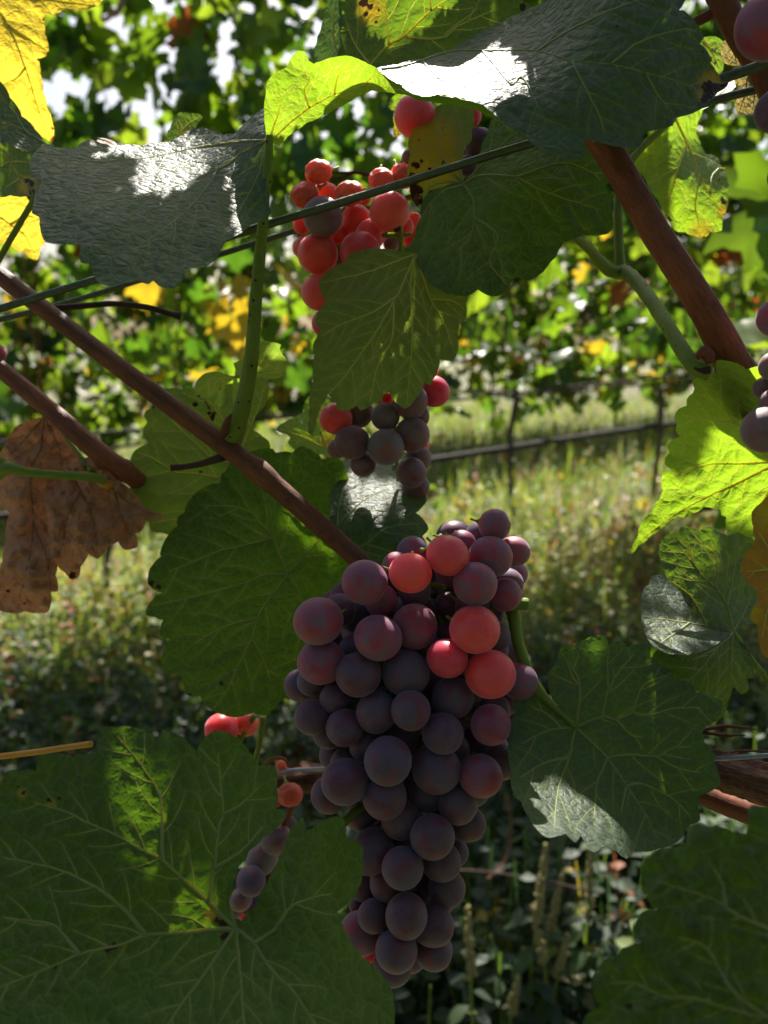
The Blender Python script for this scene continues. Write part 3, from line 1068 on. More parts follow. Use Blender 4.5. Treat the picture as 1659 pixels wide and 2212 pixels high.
def berry_mesh(name, mat, shrivel=0.0, seed=0, scar=True):
    bm = ico()
    for v in bm.verts:
        p = v.co.copy()
        if scar:
            # a small dimple where the stylar scar sits
            k = max(0, 1 - (p - Vector((0, 0, -1))).length / .20)
            p *= 1 - .05 * k * k
        p *= 1 + .012 * mnoise.noise(p * 1.3 + Vector((seed, 0, 0)))
        if shrivel:
            r_ = mnoise.ridged_multi_fractal(p * 1.7 + Vector((seed * 3.1, 0, 0)), .9, 2.1, 3, 1.0, 2.0)
            p *= 1 - shrivel * (1.2 - r_ * .45) * .5
            p.x *= 1 - shrivel * .3
        v.co = p
    me = bpy.data.meshes.new(name)
    bm.to_mesh(me)
    bm.free()
    me.materials.append(M[mat])
    me.polygons.foreach_set('use_smooth', np.ones(len(me.polygons), bool))
    return me


BM = {k: berry_mesh('grape', v) for k, v in dict(d='berry_dark', p='berry', r='berry_lit_red', k='berry_lit_pink', g='berry_grey').items()}
RM = [berry_mesh('raisin', 'raisin', .55, s_) for s_ in range(3)]
CAPM = None


def cap_mesh():
    V, Fc, U = tube_data(np.array([[0, 0, .96], [0, 0, 1.02], [0, 0, 1.10], [.02, 0, 1.3], [.06, 0, 1.55]]), [.17, .20, .10, .07, .07], 8, rough=.08)
    me = bpy.data.meshes.new('pedicel')
    me.from_pydata(V.tolist(), [], Fc)
    me.materials.append(M['petiole'])
    me.uv_layers.new(name='uv')
    me.polygons.foreach_set('use_smooth', np.ones(len(me.polygons), bool))
    return me


CAPM = cap_mesh()


def cluster(label, berries, d0, axis_u, group='grape clusters', stem=None, seed=1, depth_step=.009, lim=.05, caps=True, rot=None):
    """berries: (u, v, r px, rank, kind) front first; each is pushed back until it only just touches those already placed"""
    r_ = np.random.default_rng(seed)
    placed = []
    top = min(berries, key=lambda b: b[1])
    root = empty('grape_cluster', P(top[0], top[1], d0), label, 'grapes', group)
    mu = np.mean([b[0] for b in berries])
    for (u, v, r, rank, kind) in sorted(berries, key=lambda b: b[3]):
        d = d0 + depth_step * rank
        for it in range(60):
            p = P(u, v, d)
            R = r / F * d
            ok = all(np.linalg.norm(p - q) > (R + Q) * .90 for q, Q in placed)
            if ok or d > d0 + lim:
                break
            d += .0012
        p = P(u, v, d)
        R = r / F * d
        placed.append((p, R))
        if kind == 's':
            R *= 1.25
        me = RM[int(r_.integers(3))] if kind == 's' else BM[kind]
        o = bpy.data.objects.new('raisin' if kind == 's' else 'berry', me)
        COL.objects.link(o)
        o.parent = root
        o.location = p - np.array(root.location)
        ax = P(axis_u if axis_u else mu, v - 40, d0 + .02) - p
        q = Vector(ax + r_.normal(0, .006, 3)).to_track_quat('Z', 'X')
        o.rotation_mode = 'QUATERNION'
        o.rotation_quaternion = q
        o.scale = (R * r_.uniform(.97, 1.03), R * r_.uniform(.97, 1.02), R * r_.uniform(.98, 1.09))
        if caps:
            c = bpy.data.objects.new('pedicel', CAPM)
            COL.objects.link(c)
            c.parent = o
    for b_, pl in zip(sorted(berries, key=lambda b: b[3]), placed):
        NEAR.append((label[:20], np.array([[b_[0], b_[1], UV(pl[0])[2]]]), np.array([pl[0] + SUN * pl[1]])))
    NEAR_BERRY.extend([(p, R, k[4], (k[0], k[1])) for (p, R), k in zip(placed, sorted(berries, key=lambda b: b[3]))])
    return root


NEAR_BERRY = []


def B(k, rows):
    x0, y0, m = CR[k]
    return [(x0 + m * a, y0 + m * b, m * c, rank, kind) for (a, b, c, rank, kind) in rows]


main = B(8, [(1353, 253, 98, .8, 'p'), (1330, 440, 122, .3, 'p'), (1467, 410, 94, 1.2, 'p'), (1160, 362, 84, 1.6, 'p'), (1075, 432, 123, .1, 'r'), (853, 537, 122, .0, 'r'),
             (1238, 602, 128, 0, 'p'), (1415, 665, 100, 1.4, 'p'), (1470, 545, 80, 2, 'p'), (582, 592, 136, .1, 'p'), (308, 822, 146, .2, 'p'), (662, 922, 140, 0, 'p'),
             (878, 855, 138, .3, 'p'), (1235, 872, 148, -.2, 'r'), (1072, 1043, 118, -.1, 'r'), (1328, 1138, 145, 0, 'r'), (325, 1065, 135, .5, 'p'), (545, 1140, 133, .2, 'd'),
             (825, 1130, 140, .6, 'd'), (1105, 1275, 126, .2, 'd'), (1500, 1180, 108, 1.6, 'p'), (680, 700, 98, 1.5, 'p'), (770, 495, 85, 1.5, 'p'), (950, 440, 65, 2.0, 'd'),
             (200, 1205, 95, 1.8, 'd'), (270, 1180, 92, 1.4, 'd'), (652, 1363, 122, 0, 'd'), (855, 1353, 120, -.2, 'd'), (405, 1280, 92, 1.0, 'd'), (530, 1345, 90, 1.1, 'd'),
             (268, 1395, 105, 1.0, 'd'), (465, 1455, 112, .5, 'd'), (1045, 1490, 125, .1, 'd'), (1330, 1438, 120, .3, 'p'), (1450, 1380, 65, 2.2, 'p'), (600, 1560, 108, .7, 'd'),
             (375, 1480, 100, 1.2, 'd'), (1355, 915, 90, 1.7, 'd'), (470, 975, 58, 2.6, 'd'), (520, 860, 55, 3.4, 'd'), (1020, 560, 70, 2.8, 'd'), (1080, 730, 80, 3.0, 'd'),
             (1170, 740, 70, 3.2, 'd'), (930, 960, 90, 2.0, 'd'), (1250, 1330, 100, 2.6, 'd'), (900, 700, 80, 3.8, 'd'), (700, 1240, 90, 2.8, 'd'), (960, 1200, 90, 2.8, 'd'),
             (390, 700, 60, 4.0, 'd')]) + \
    B(11, [(795, 145, 143, -.3, 'd'), (540, 268, 140, .1, 'd'), (775, 358, 130, .0, 'd'), (1082, 195, 143, .1, 'd'), (1345, 235, 126, .4, 'p'), (450, 345, 112, 1.0, 'd'),
           (480, 110, 92, 1.6, 'd'), (560, 160, 105, 1.3, 'd'), (1028, 330, 118, .8, 'd'), (1210, 405, 118, .7, 'd'), (1270, 520, 105, 1.4, 'd'), (868, 490, 118, .6, 'd'),
           (640, 470, 90, 1.8, 'd'), (1059, 595, 133, .1, 'd'), (700, 680, 130, .4, 'd'), (1110, 740, 115, .7, 'd'), (1190, 690, 80, 1.5, 'd'), (882, 780, 123, .0, 'd'),
           (795, 870, 110, .7, 'd'), (1045, 870, 80, 1.3, 'd'), (1145, 900, 112, 1.1, 'd'), (650, 880, 95, 1.3, 'd'), (905, 1065, 128, .0, 'd'), (712, 1065, 100, .8, 'd'),
           (1060, 1120, 120, .8, 'd'), (640, 1165, 128, 1.1, 'p'), (845, 1270, 127, .2, 'd'), (1065, 1270, 112, 1.2, 'd'), (822, 1365, 118, 1.0, 'd'), (615, 1000, 50, 2.0, 'd'),
           (680, 1300, 45, 2.6, 'r'), (1460, 150, 110, 1.5, 'd'), (1420, 60, 90, 2.4, 'd'), (930, 640, 100, 2.4, 'd'), (960, 400, 110, 2.6, 'd'), (700, 520, 90, 3.0, 'd'),
           (940, 950, 90, 2.6, 'd'), (860, 1170, 80, 2.8, 'd'), (640, 330, 90, 3.0, 'd'), (1200, 200, 110, 2.8, 'd')])
# berries inside the bunch, filling it between and behind the outer ones
hull = np.array([(745, 1270), (850, 1210), (960, 1165), (1050, 1150), (1110, 1200), (1100, 1290), (1070, 1360), (1120, 1470), (1080, 1600), (1060, 1690), (1000, 1750), (965, 1870), (940, 1990), (885, 2080),
                 (840, 2060), (780, 1980), (780, 1900), (790, 1770), (735, 1710), (740, 1640), (680, 1560), (655, 1460), (690, 1340)], float)
fr = np.random.default_rng(12)
fill = []
for k in range(900):
    q = (fr.uniform(640, 1130), fr.uniform(1150, 2090))
    if inside(hull, q[0], q[1]) and all(math.hypot(q[0] - b[0], q[1] - b[1]) > (27 if b in fill else .62 * b[2]) for b in main + fill):
        fill.append((q[0], q[1], fr.uniform(34, 42), 1.9, 'd'))
main += fill
cl = cluster('large dusty dark purple grape cluster hanging in the centre, a few upper berries glowing red', main, .275, 900)
add_stem(cl, 'rachis', [(880, 1225, .325), (925, 1300, .315), (950, 1340, .315), (930, 1420, .322), (900, 1600, .328), (880, 1900, .326), (880, 2050, .322)],
         [14, 18, 16, 16, 14, 12, 8], 'petiole', 40)
add_stem(cl, 'side_stem', [(1140, 1305, .292), (1105, 1304, .292), (1068, 1310, .296), (1010, 1330, .302), (950, 1350, .31)], [26, 30, 24, 18, 14], 'petiole', 20)
add_stem(cl, 'side_stem', [(928, 1262, .30), (955, 1270, .302), (948, 1300, .306), (950, 1345, .31)], [12, 14, 12, 12], 'petiole', 14)
add_stem(cl, 'side_stem', [(790, 1740, .288), (765, 1755, .284), (735, 1785, .280)], [16, 18, 20], 'petiole', 10)

upper = B(2, [(955, 690, 122, 0, 'r'), (805, 1255, 120, -.3, 'k'), (408, 1288, 118, -.2, 'g'), (610, 1310, 92, .7, 'k'), (690, 1395, 88, .5, 'k'),
              (425, 1165, 80, 1.8, 'k'), (383, 1020, 82, .4, 's'), (300, 1155, 85, .3, 's'), (567, 1150, 86, .5, 's'), (757, 1070, 76, .6, 's'), (885, 1045, 76, .9, 's'),
              (505, 1405, 60, 1.8, 'k'), (890, 1350, 62, 1.5, 'k'), (285, 1335, 55, 1.5, 'k'), (950, 1310, 48, 2.0, 'k'), (655, 1180, 36, 2.6, 'k'),
              (1290, 690, 62, 1.6, 'r'), (1340, 850, 88, 1.8, 'd'), (1270, 985, 62, 1.8, 'd'), (920, 930, 42, 2.0, 'g'), (1180, 1010, 70, 3, 'p'), (940, 1420, 60, 1.9, 'k')]) + \
    B(5, [(380, 150, 118, .2, 'k'), (632, 145, 125, .0, 'k'), (815, 92, 48, 1.8, 'g'), (300, 110, 68, 1.4, 'k'), (480, 195, 90, .8, 'g'), (390, 378, 112, .5, 'r'),
          (425, 565, 82, .9, 'r'), (488, 1128, 98, .6, 'r'), (617, 1095, 92, .7, 'g'), (780, 1118, 84, .6, 'g'), (928, 1025, 104, .3, 'g'), (1063, 965, 95, .9, 'r'),
          (583, 1270, 103, .2, 'g'), (782, 1297, 107, -.1, 'g'), (940, 1225, 105, .4, 'g'), (965, 1115, 72, 1.2, 'g'), (500, 1305, 60, 1.2, 'g'), (975, 1365, 80, 1.0, 'g'),
          (935, 1450, 92, .6, 'g'), (650, 1400, 75, .9, 'g'), (1000, 1290, 40, 2.2, 'k'), (1060, 850, 36, 1.8, 'k'), (790, 1010, 38, 2.2, 'k'), (960, 1530, 80, 1.2, 'g'),
          (700, 300, 100, 1.8, 'k'), (560, 420, 100, 1.8, 'k'), (760, 500, 100, 1.8, 'r'), (620, 640, 100, 1.8, 'r'), (800, 740, 100, 1.8, 'r'), (660, 860, 100, 1.8, 'r'), (900, 880, 90, 1.8, 'r')])
cu = cluster('upper grape cluster lit red from behind, shrivelled berries at its top', upper, .335, 850, seed=2)
add_stem(cu, 'rachis', [(880, 330, .36), (850, 400, .36), (830, 480, .358), (840, 560, .36), (830, 700, .362), (850, 900, .36), (860, 1040, .356)], [12, 12, 13, 12, 12, 12, 8], 'petiole', 30)
add_stem(cu, 'side_stem', [(718, 372, .350), (745, 374, .35), (780, 374, .352), (835, 392, .356)], [5, 6, 7, 8], 'twig', 16, 8)
add_stem(cu, 'side_stem', [(718, 388, .348), (750, 380, .35), (765, 372, .352)], [4, 5, 5], 'twig', 10, 8)
add_stem(cu, 'side_stem', [(858, 480, .330), (866, 512, .334), (864, 560, .34)], [16, 11, 10], 'petiole', 12)
add_stem(cu, 'side_stem', [(826, 508, .336), (848, 510, .334), (888, 506, .335)], [10, 9, 9], 'petiole', 10)
add_stem(cu, 'side_stem', [(855, 490, .334), (858, 493, .33)], [22, 16], 'twig', 6)

redge = B(3, [(1665, 165, 205, 0, 'p'), (1712, 710, 135, .3, 'd'), (1760, 1130, 100, .6, 'd')])
cluster('few big dusty grapes cut by the top right corner in front of the cane', redge, .245, 1720, seed=3)
redge2 = B(6, [(1712, 568, 120, .3, 'p'), (1700, 880, 95, .4, 'g'), (1640, 1020, 74, .6, 'g'), (1690, 1110, 84, .5, 'g'), (1640, 1285, 148, 0, 'g'), (1760, 1200, 120, .8, 'g'),
               (1800, 760, 120, .6, 'g')])
cluster('mauve grapes at the right edge hanging over the bright green leaf', redge2, .250, 1720, seed=4)
cluster('single grape peeping in at the left edge above the short cane', B(4, [(-24, 742, 60, 0, 'p'), (-80, 840, 60, .3, 'p'), (-90, 680, 60, .4, 'p')]), .36, -40, seed=5)
low = B(10, [(1315, 110, 97, 0, 'k'), (1462, 78, 72, .9, 'k'), (1640, 760, 92, .7, 'g'), (1555, 880, 92, .4, 'g'), (1490, 1010, 88, .3, 'd'), (1590, 1010, 88, .8, 'd'),
             (1430, 1120, 66, .6, 'g'), (1500, 1150, 70, .9, 'd'), (1400, 1190, 40, .9, 'g'), (1700, 690, 70, 1.2, 'g'), (1440, 1215, 26, 1.5, 'r')]) + \
    B(11, [(212, 345, 74, .2, 's'), (140, 365, 56, .5, 's'), (165, 175, 38, .8, 's')])
cw = cluster('small cluster with shrivelled orange berries, mostly hidden behind the big lower left leaf', low, .37, 560, seed=6)
add_stem(cw, 'rachis', [(568, 1548, .39), (560, 1610, .392), (552, 1660, .39), (575, 1720, .39), (570, 1800, .39), (530, 1920, .39)], [15, 13, 12, 10, 9, 6], 'petiole', 26)
add_stem(cw, 'side_stem', [(550, 1545, .375), (530, 1580, .374), (515, 1610, .372)], [13, 12, 8], 'petiole', 14)
add_stem(cw, 'curled_stem', [(572, 1650, .375), (592, 1638, .372), (614, 1640, .37), (624, 1656, .372)], [8, 8, 7, 5], 'cane_red', 16)
add_stem(cw, 'side_stem', [(636, 1722, .376), (625, 1755, .376), (608, 1790, .378), (590, 1820, .38)], [12, 14, 10, 6], 'cane_red', 16)

# ------------------------------------------------------------------ leaves close by
G1 = 'vine leaves close to the camera'
# lower left big leaf
leaf('L15', 'very large dark leaf filling the lower left corner, one bright green sunlit stripe on it',
     T(10, '1372 1230 1362 1130 1380 1030 1418 925 1480 830 1565 745 1645 690 1698 621 1686 591 1638 581 1643 441 1640 345 1600 322 1525 325 1480 240 1400 155 1310 115 1240 135 1190 190 1165 240 1120 190 1060 140 1000 125 955 140 935 165 880 125 800 100 700 95 640 97 605 110 585 160 580 240 500 262 400 262 300 260 235 265 218 300 218 355 120 355 40 360 45 390 65 425 0 420 -80 440 -120 520 -60 600 0 640 40 665 0 690 -120 760 -200 1000 -240 1300 -180 1700 -100 2050 200 2180 700 2230 1100 2180 1500 2150 2000 2120 2300 2050 2330 1900 2338 1720 2323 1651 2283 1591 2228 1531 2148 1461 2088 1381 2048 1301 2018 1241 2003 1191 2048 1151 2098 1111 2128 1051 2153 981 2148 871 2163 816 2128 781 2068 756 2053 731 2053 691 2038 641 2008 626 1908 656 1853 696 1818 711 1810 671 1798 629 1778 641 1723 711 1690 812 1645 910 1590 1020 1520 1160 1430 1250'),
     [(*T(10, '1400 1290')[0], .232), (*T(10, '965 885')[0], .226), (*T(10, '700 120')[0], .236), (*T(10, '100 500')[0], .235), (*T(10, '0 1500')[0], .214),
      (*T(10, '700 2000')[0], .205), (*T(10, '1600 1900')[0], .212), (*T(10, '2250 1800')[0], .235), (*T(10, '1810 680')[0], .250), (*T(10, '2160 850')[0], .262),
      (*T(10, '1640 450')[0], .252), (*T(10, '1300 150')[0], .243), (*T(10, '1800 1150')[0], .236)],
     [T(10, '1400 1290 1320 1215 1240 1130 1100 1010 965 885 840 820 690 735 500 650 400 600 200 540'),
      T(10, '965 885 963 750 960 600 940 475 830 310 700 150'),
      T(10, '1400 1290 1270 1295 1100 1315 870 1330 720 1385 480 1440 300 1520 0 1640'),
      T(10, '1240 1130 1250 1050 1270 930 1300 680 1325 610 1310 420 1295 250'),
      T(10, '1325 610 1420 560 1540 450'), T(10, '1270 930 1430 830 1560 690'),
      T(10, '870 1330 750 1190 630 1085 510 1015 330 935 20 870'), T(10, '470 1440 380 1330 290 1260 20 1225'),
      T(10, '1400 1290 1300 1430 1200 1580 1100 1710 1000 1858 900 2050'), T(10, '1400 1290 1412 1400 1430 1600 1450 1858 1470 2050'),
      T(10, '1400 1290 1510 1380 1570 1480 1659 1590 1738 1661 1868 1858 1960 2000'),
      T(10, '1510 1380 1640 1290 1638 1281 1728 1161 1838 1111 1968 1081'), T(10, '1400 1290 1375 1200 1385 1140')],
     mat='leaf_dark', pucker=.0004, wave=.0009, vr=.00062, step=64, grid=8,
     spots=[(*T(10, p)[0], r) for p, r in (('1330 1265', 9), ('1290 1240', 6), ('1340 1330', 8), ('680 1400', 8), ('640 1415', 7), ('330 1525', 5), ('140 490', 6), ('290 530', 6), ('105 450', 5), ('190 705', 5), ('430 260', 5), ('350 525', 4), ('1320 1350', 6))],
     yell=[(*T(10, p)[0], r) for p, r in (('1250 1210', 14), ('130 490', 10), ('300 545', 10))])

# dark big leaf behind the long cane
leaf('L13', 'large dark green leaf behind the long cane, left of the main cluster',
     T(7, '1315 100 1310 155 1240 165 1180 200 1130 250 1105 290 1095 330 1060 350 1048 380 1055 410 1010 450 975 500 955 550 955 590 905 640 890 660 880 700 878 750 920 790 965 805 900 850 875 890 865 935 920 950 970 965 955 1010 948 1060 1010 1080 985 1120 965 1180 960 1250 970 1270 1030 1290 1085 1300 1090 1350 1110 1410 1190 1420 1210 1460 1260 1500 1330 1530 1400 1545 1460 1530 1505 1515 1580 1535 1620 1500 1659 1450')
     + T(8, '110 1280 400 1300 700 1100 760 700 600 450') + T(5, '560 1480 525 1390 490 1352 425 1372 400 1365 345 1315 275 1293 228 1330 130 1332 115 1310 0 1320')
     + T(4, '1460 1330 1400 1360 1340 1440'),
     [(*T(8, '125 545')[0], .352), (*T(7, '880 750')[0], .345), (*T(7, '1100 300')[0], .350), (*T(7, '1050 1250')[0], .342), (*T(7, '1450 1530')[0], .338), (*T(8, '600 1000')[0], .362),
      (*T(5, '400 1370')[0], .355)],
     [T(8, '125 545 35 325') + T(7, '1540 380 1500 330 1380 290 1200 285'), T(7, '1618 476 1420 530 1300 555 1110 635 1000 680'),
      T(8, '125 545') + T(7, '1583 696 1480 735 1350 775 1050 850 910 880'),
      T(8, '125 545') + T(7, '1659 760 1590 850 1530 955 1495 1075 1400 1270 1340 1400 1270 1490'),
      T(7, '1530 955 1400 985 1290 1025 1150 1110'), T(7, '1495 1075 1560 1190 1600 1310'), T(8, '125 545 180 620 205 700 250 850 200 1100'),
      T(8, '125 545 290 365 380 250')],
     mat='leaf_dark', vmat='vein', spots=[(*T(7, p)[0], r) for p, r in (('890 745', 7), ('940 770', 6), ('975 985', 4), ('1310 1340', 5), ('1125 1415', 6), ('900 750', 5))],
     pucker=.0010, wave=.0012)
# pale green leaf behind the node
leaf('L10', 'mid green toothed leaf lit softly behind the node of the long cane',
     T(4, '1590 905 1595 985 1530 1100 1490 1140 1505 1200 1560 1235 1595 1260 1605 1310 1480 1320 1430 1400 1380 1480 1340 1568 1300 1658 1250 1680 1180 1710 1130 1758 1100 1808 1060 1828 1020 1812 960 1808 890 1792 885 1748 860 1718 840 1706 810 1688 780 1640 790 1600 775 1560 775 1470 790 1420 775 1370 790 1330 850 1290 880 1275 850 1230 850 1190 875 1150 855 1110 865 1080 920 1070 905 1030 830 985 900 965 1000 950 1080 955 1130 950 1160 960 1330 930 1400 920 1500 890'),
     [(*T(4, '1400 1390')[0], .375), (*T(4, '850 1500')[0], .362), (*T(4, '900 1000')[0], .375), (*T(4, '1550 950')[0], .385), (*T(4, '1100 1780')[0], .362)],
     [T(4, '1400 1400 1250 1350 1180 1290 1060 1180 950 1040'), T(4, '1400 1400 1310 1475 1200 1460 1040 1440 900 1360 820 1330'),
      T(4, '1310 1475 1250 1560 1200 1598 1100 1700 900 1750'), T(4, '1400 1400 1380 1250 1300 1100 1200 980'), T(4, '1400 1400 1480 1200 1540 1050 1570 940')],
     mat='leaf_under', vmat='vein_lit', spots=[(*T(4, p)[0], r) for p, r in (('1160 1045', 5), ('1210 1035', 4), ('1240 1100', 6), ('1260 1135', 5), ('1235 1060', 4), ('1190 1445', 5), ('1270 1105', 4))])
leaf('L11', 'two small pale toothed lobes of a young leaf beside the upright green stalk',
     T(4, '1395 885 1330 862 1270 848 1215 860 1180 890 1155 940 1160 990 1200 1003 1250 1005 1290 970 1340 920 1385 892 1395 1110 1405 1110 1408 890 1508 890 1550 885 1610 892 1665 885 1700 865 1700 845 1700 805 1705 780 1675 745 1660 715 1668 690 1605 672 1568 663 1508 685 1450 770 1420 785 1385 800 1398 835'),
     [(*T(4, '1398 880')[0], .352), (*T(4, '1180 950')[0], .347), (*T(4, '1650 780')[0], .356)],
     [T(4, '1398 880 1330 880 1250 900 1180 960'), T(4, '1398 880 1480 830 1600 790 1690 780'), T(4, '1398 880 1500 860 1600 850 1680 850'), T(4, '1398 880 1320 930 1240 990')],
     mat='leaf_under', vmat='vein_lit', step=24, spots=[(*T(4, p)[0], r) for p, r in (('1270 1000', 5), ('1310 960', 4), ('1180 1000', 4))], k=.05)
leaf('L12', 'small bright backlit leaf tucked behind the left side of the middle grapes',
     T(5, '130 1190 180 1150 230 1130 290 1095 320 1000 345 985 360 1060 400 1040 440 1010 480 1060 560 1150 560 1300 470 1365 440 1360 400 1340 310 1350 250 1320 200 1270 215 1240 190 1220'),
     [(*T(5, '560 1320')[0], .385), (*T(5, '150 1190')[0], .372), (*T(5, '400 1030')[0], .39)], [T(5, '540 1340 440 1310 300 1240 150 1192'), T(5, '440 1310 400 1200 350 1060')],
     mat='leaf_lime', vmat='vein_lit', spots=[(*T(5, '395 1205')[0], 3)], yell=[(*T(5, '440 1260')[0], 16)])
# leaf with the white lit patch
leaf('L14', 'dark leaf with a silvery sunlit patch, just above the main cluster',
     T(5, '500 1500 495 1470 510 1410 600 1362 625 1400 680 1395 770 1372 820 1375 825 1410 815 1440 895 1465') + T(8, '893 5 930 30 945 80 953 105 920 150 885 180 940 230 962 275 925 320 950 360 945 385 880 410 860 440 800 500 700 560 600 560 500 480 430 400 385 290 380 180 385 50'),
     [(*T(8, '420 300')[0], .334), (*T(5, '520 1410')[0], .366), (*T(5, '800 1400')[0], .378), (*T(8, '600 200')[0], .333), (*T(8, '930 120')[0], .345), (*T(8, '900 390')[0], .328), (*T(8, '600 480')[0], .330)],
     [T(8, '420 260 470 200 600 90 760 20'), T(8, '400 300 500 375 590 365 720 265 940 240'), T(8, '590 365 750 410 860 420'), T(8, '420 260 430 130 470 0') + T(5, '600 1400')],
     mat='leaf_blue', vmat='vein', pucker=.0011, wave=.0015)
# dead brown leaf
leaf('L9', 'large crumpled dead brown leaf hanging at the left edge', None,
     [(*T(4, '270 1130')[0], .372)], blades=[
         dict(name='blade', mat='leaf_brown', outline=T(4, '265 1120 180 1140 110 1165 50 1240 20 1300 0 1330 -60 1400') + T(7, '-80 200 0 285 40 310 55 340 40 400 35 500 15 620 0 680 -60 760 -60 860 0 910 60 925 150 915 240 925 285 920 305 800 345 795 330 700 340 600 400 400 430 200 480 60') + T(4, '480 1340 400 1240 320 1160'),
              ctrl=[(*T(4, '265 1120')[0], .372), (*T(7, '150 200')[0], .366), (*T(7, '0 300')[0], .385), (*T(7, '100 500')[0], .360), (*T(7, '0 850')[0], .372), (*T(7, '280 900')[0], .364), (*T(7, '350 300')[0], .385), (*T(7, '200 700')[0], .355)],
              veins=[T(4, '265 1120 240 1300') + T(7, '180 100 200 400 150 700 100 900'), T(4, '265 1120 150 1250 60 1350'), T(4, '265 1120 350 1300 370 1450'), T(7, '200 400 280 600 300 780')],
              wave=.006, pucker=.003, spots=[(*T(7, p)[0], r) for p, r in (('40 800', 4), ('230 825', 4), ('140 870', 4))]),
         dict(name='folded_lobe', mat='leaf_brown', outline=T(7, '290 110 430 30 560 0 640 80 690 130 800 220 850 290 900 325 970 345 975 365 870 362 830 450 800 450 820 530 740 550 700 500 640 530 580 605 525 570 480 650 465 715 430 730 385 685 340 640 320 610 300 560 310 500 280 350 275 200'),
              ctrl=[(*T(7, '320 130')[0], .362), (*T(7, '600 60')[0], .358), (*T(7, '960 355')[0], .352), (*T(7, '600 400')[0], .345), (*T(7, '300 500')[0], .350), (*T(7, '430 700')[0], .356), (*T(7, '560 590')[0], .346), (*T(7, '800 520')[0], .354)],
              veins=[T(7, '400 60 480 200 540 330 570 450 580 560'), T(7, '540 60 680 200 800 290 950 350'), T(7, '480 200 400 350 380 480 340 600'), T(7, '680 200 720 350 790 500')],
              wave=.006, pucker=.0028, spots=[(*T(7, p)[0], r) for p, r in (('430 705', 8),)])],
     vmat='vein_brown', vr=.0005, petiole=([(118, 905, .366), (140, 940, .362), (165, 975, .358), (192, 1008, .354), (200, 1018, .352)], [6, 8, 9, 12, 20]), pm='petiole_spot')
# right leaf with white patch
leaf('L16', 'broad dark leaf right of the main cluster, its lower edge silvery white in the sun',
     T(9, '490 1485 440 1420 375 1350 340 1292 320 1200 325 1150 375 1110 380 1060 400 1010 435 990 480 1000 520 960 545 955 600 935 660 930 685 960 690 990 740 965 780 968 800 1000 850 985 900 975 945 980 940 1020 940 1065 975 1080 1000 1110 1080 1150 1085 1200 1190 1215 1215 1265 1300 1305 1385 1335 1370 1400 1340 1450 1280 1480 1255 1530 1270 1580')
     + T(12, '1310 77 1335 105 1330 160 1370 290 1240 360 1235 430 1245 510 1170 540 1150 580 1110 640 1000 680 900 700 850 690 830 720 800 745 740 700 690 665 650 672 600 705 560 680 545 640 520 600 490 645 430 590 380 605 310 612 250 560 210 500 160 400 110 360 105 330 95 200 90 0') + T(9, '95 1500 120 1400 105 1360 120 1310 180 1280 265 1280 300 1310 360 1390 460 1480'),
     [(*T(9, '490 1490')[0], .284), (*T(9, '600 950')[0], .292), (*T(9, '1300 1340')[0], .277), (*T(12, '1330 290')[0], .274), (*T(12, '800 300')[0], .274), (*T(12, '1000 650')[0], .268),
      (*T(12, '600 500')[0], .254), (*T(12, '700 680')[0], .238), (*T(12, '400 590')[0], .232), (*T(12, '120 340')[0], .256), (*T(12, '350 330')[0], .265), (*T(9, '130 1350')[0], .288), (*T(12, '400 120')[0], .280)],
     [T(9, '490 1490 515 1240 460 1120 400 1030'), T(9, '515 1240 470 1180') + T(9, '440 1100'), T(9, '490 1490 650 1425 735 1440 835 1400 945 1410 1080 1375 1290 1370'),
      T(9, '650 1425 690 1260 770 1130 850 1040'), T(9, '690 1260 680 1120 690 1020'), T(9, '835 1400 900 1240 1050 1170'), T(9, '735 1440 820 1530 900 1550'),
      T(9, '490 1490 400 1495 300 1515 160 1590'), T(9, '400 1495 330 1420 220 1360'), T(12, '490 -55 470 20 450 130 400 260 370 400 360 560'),
      T(12, '490 -55 560 10 680 130 800 300 910 470 980 620'), T(12, '680 130 820 110 975 120 1080 70 1190 60'), T(12, '975 120 1100 190 1250 220'),
      T(12, '800 300 900 290 1080 380 1180 480'), T(12, '680 130 640 230 620 290 600 500'), T(12, '450 130 300 160 150 250'), T(12, '800 300 775 400 770 470')],
     mat='leaf_blue', vmat='vein', pucker=.0009, wave=.0012, step=60, vr=.00058,
     petiole=([(1068, 1306, .300), (1105, 1315, .296), (1118, 1385, .292), (1140, 1450, .29), (1163, 1492, .289), (1195, 1525, .287), (1244, 1570, .2835)], [22, 30, 26, 26, 26, 14, 12]))
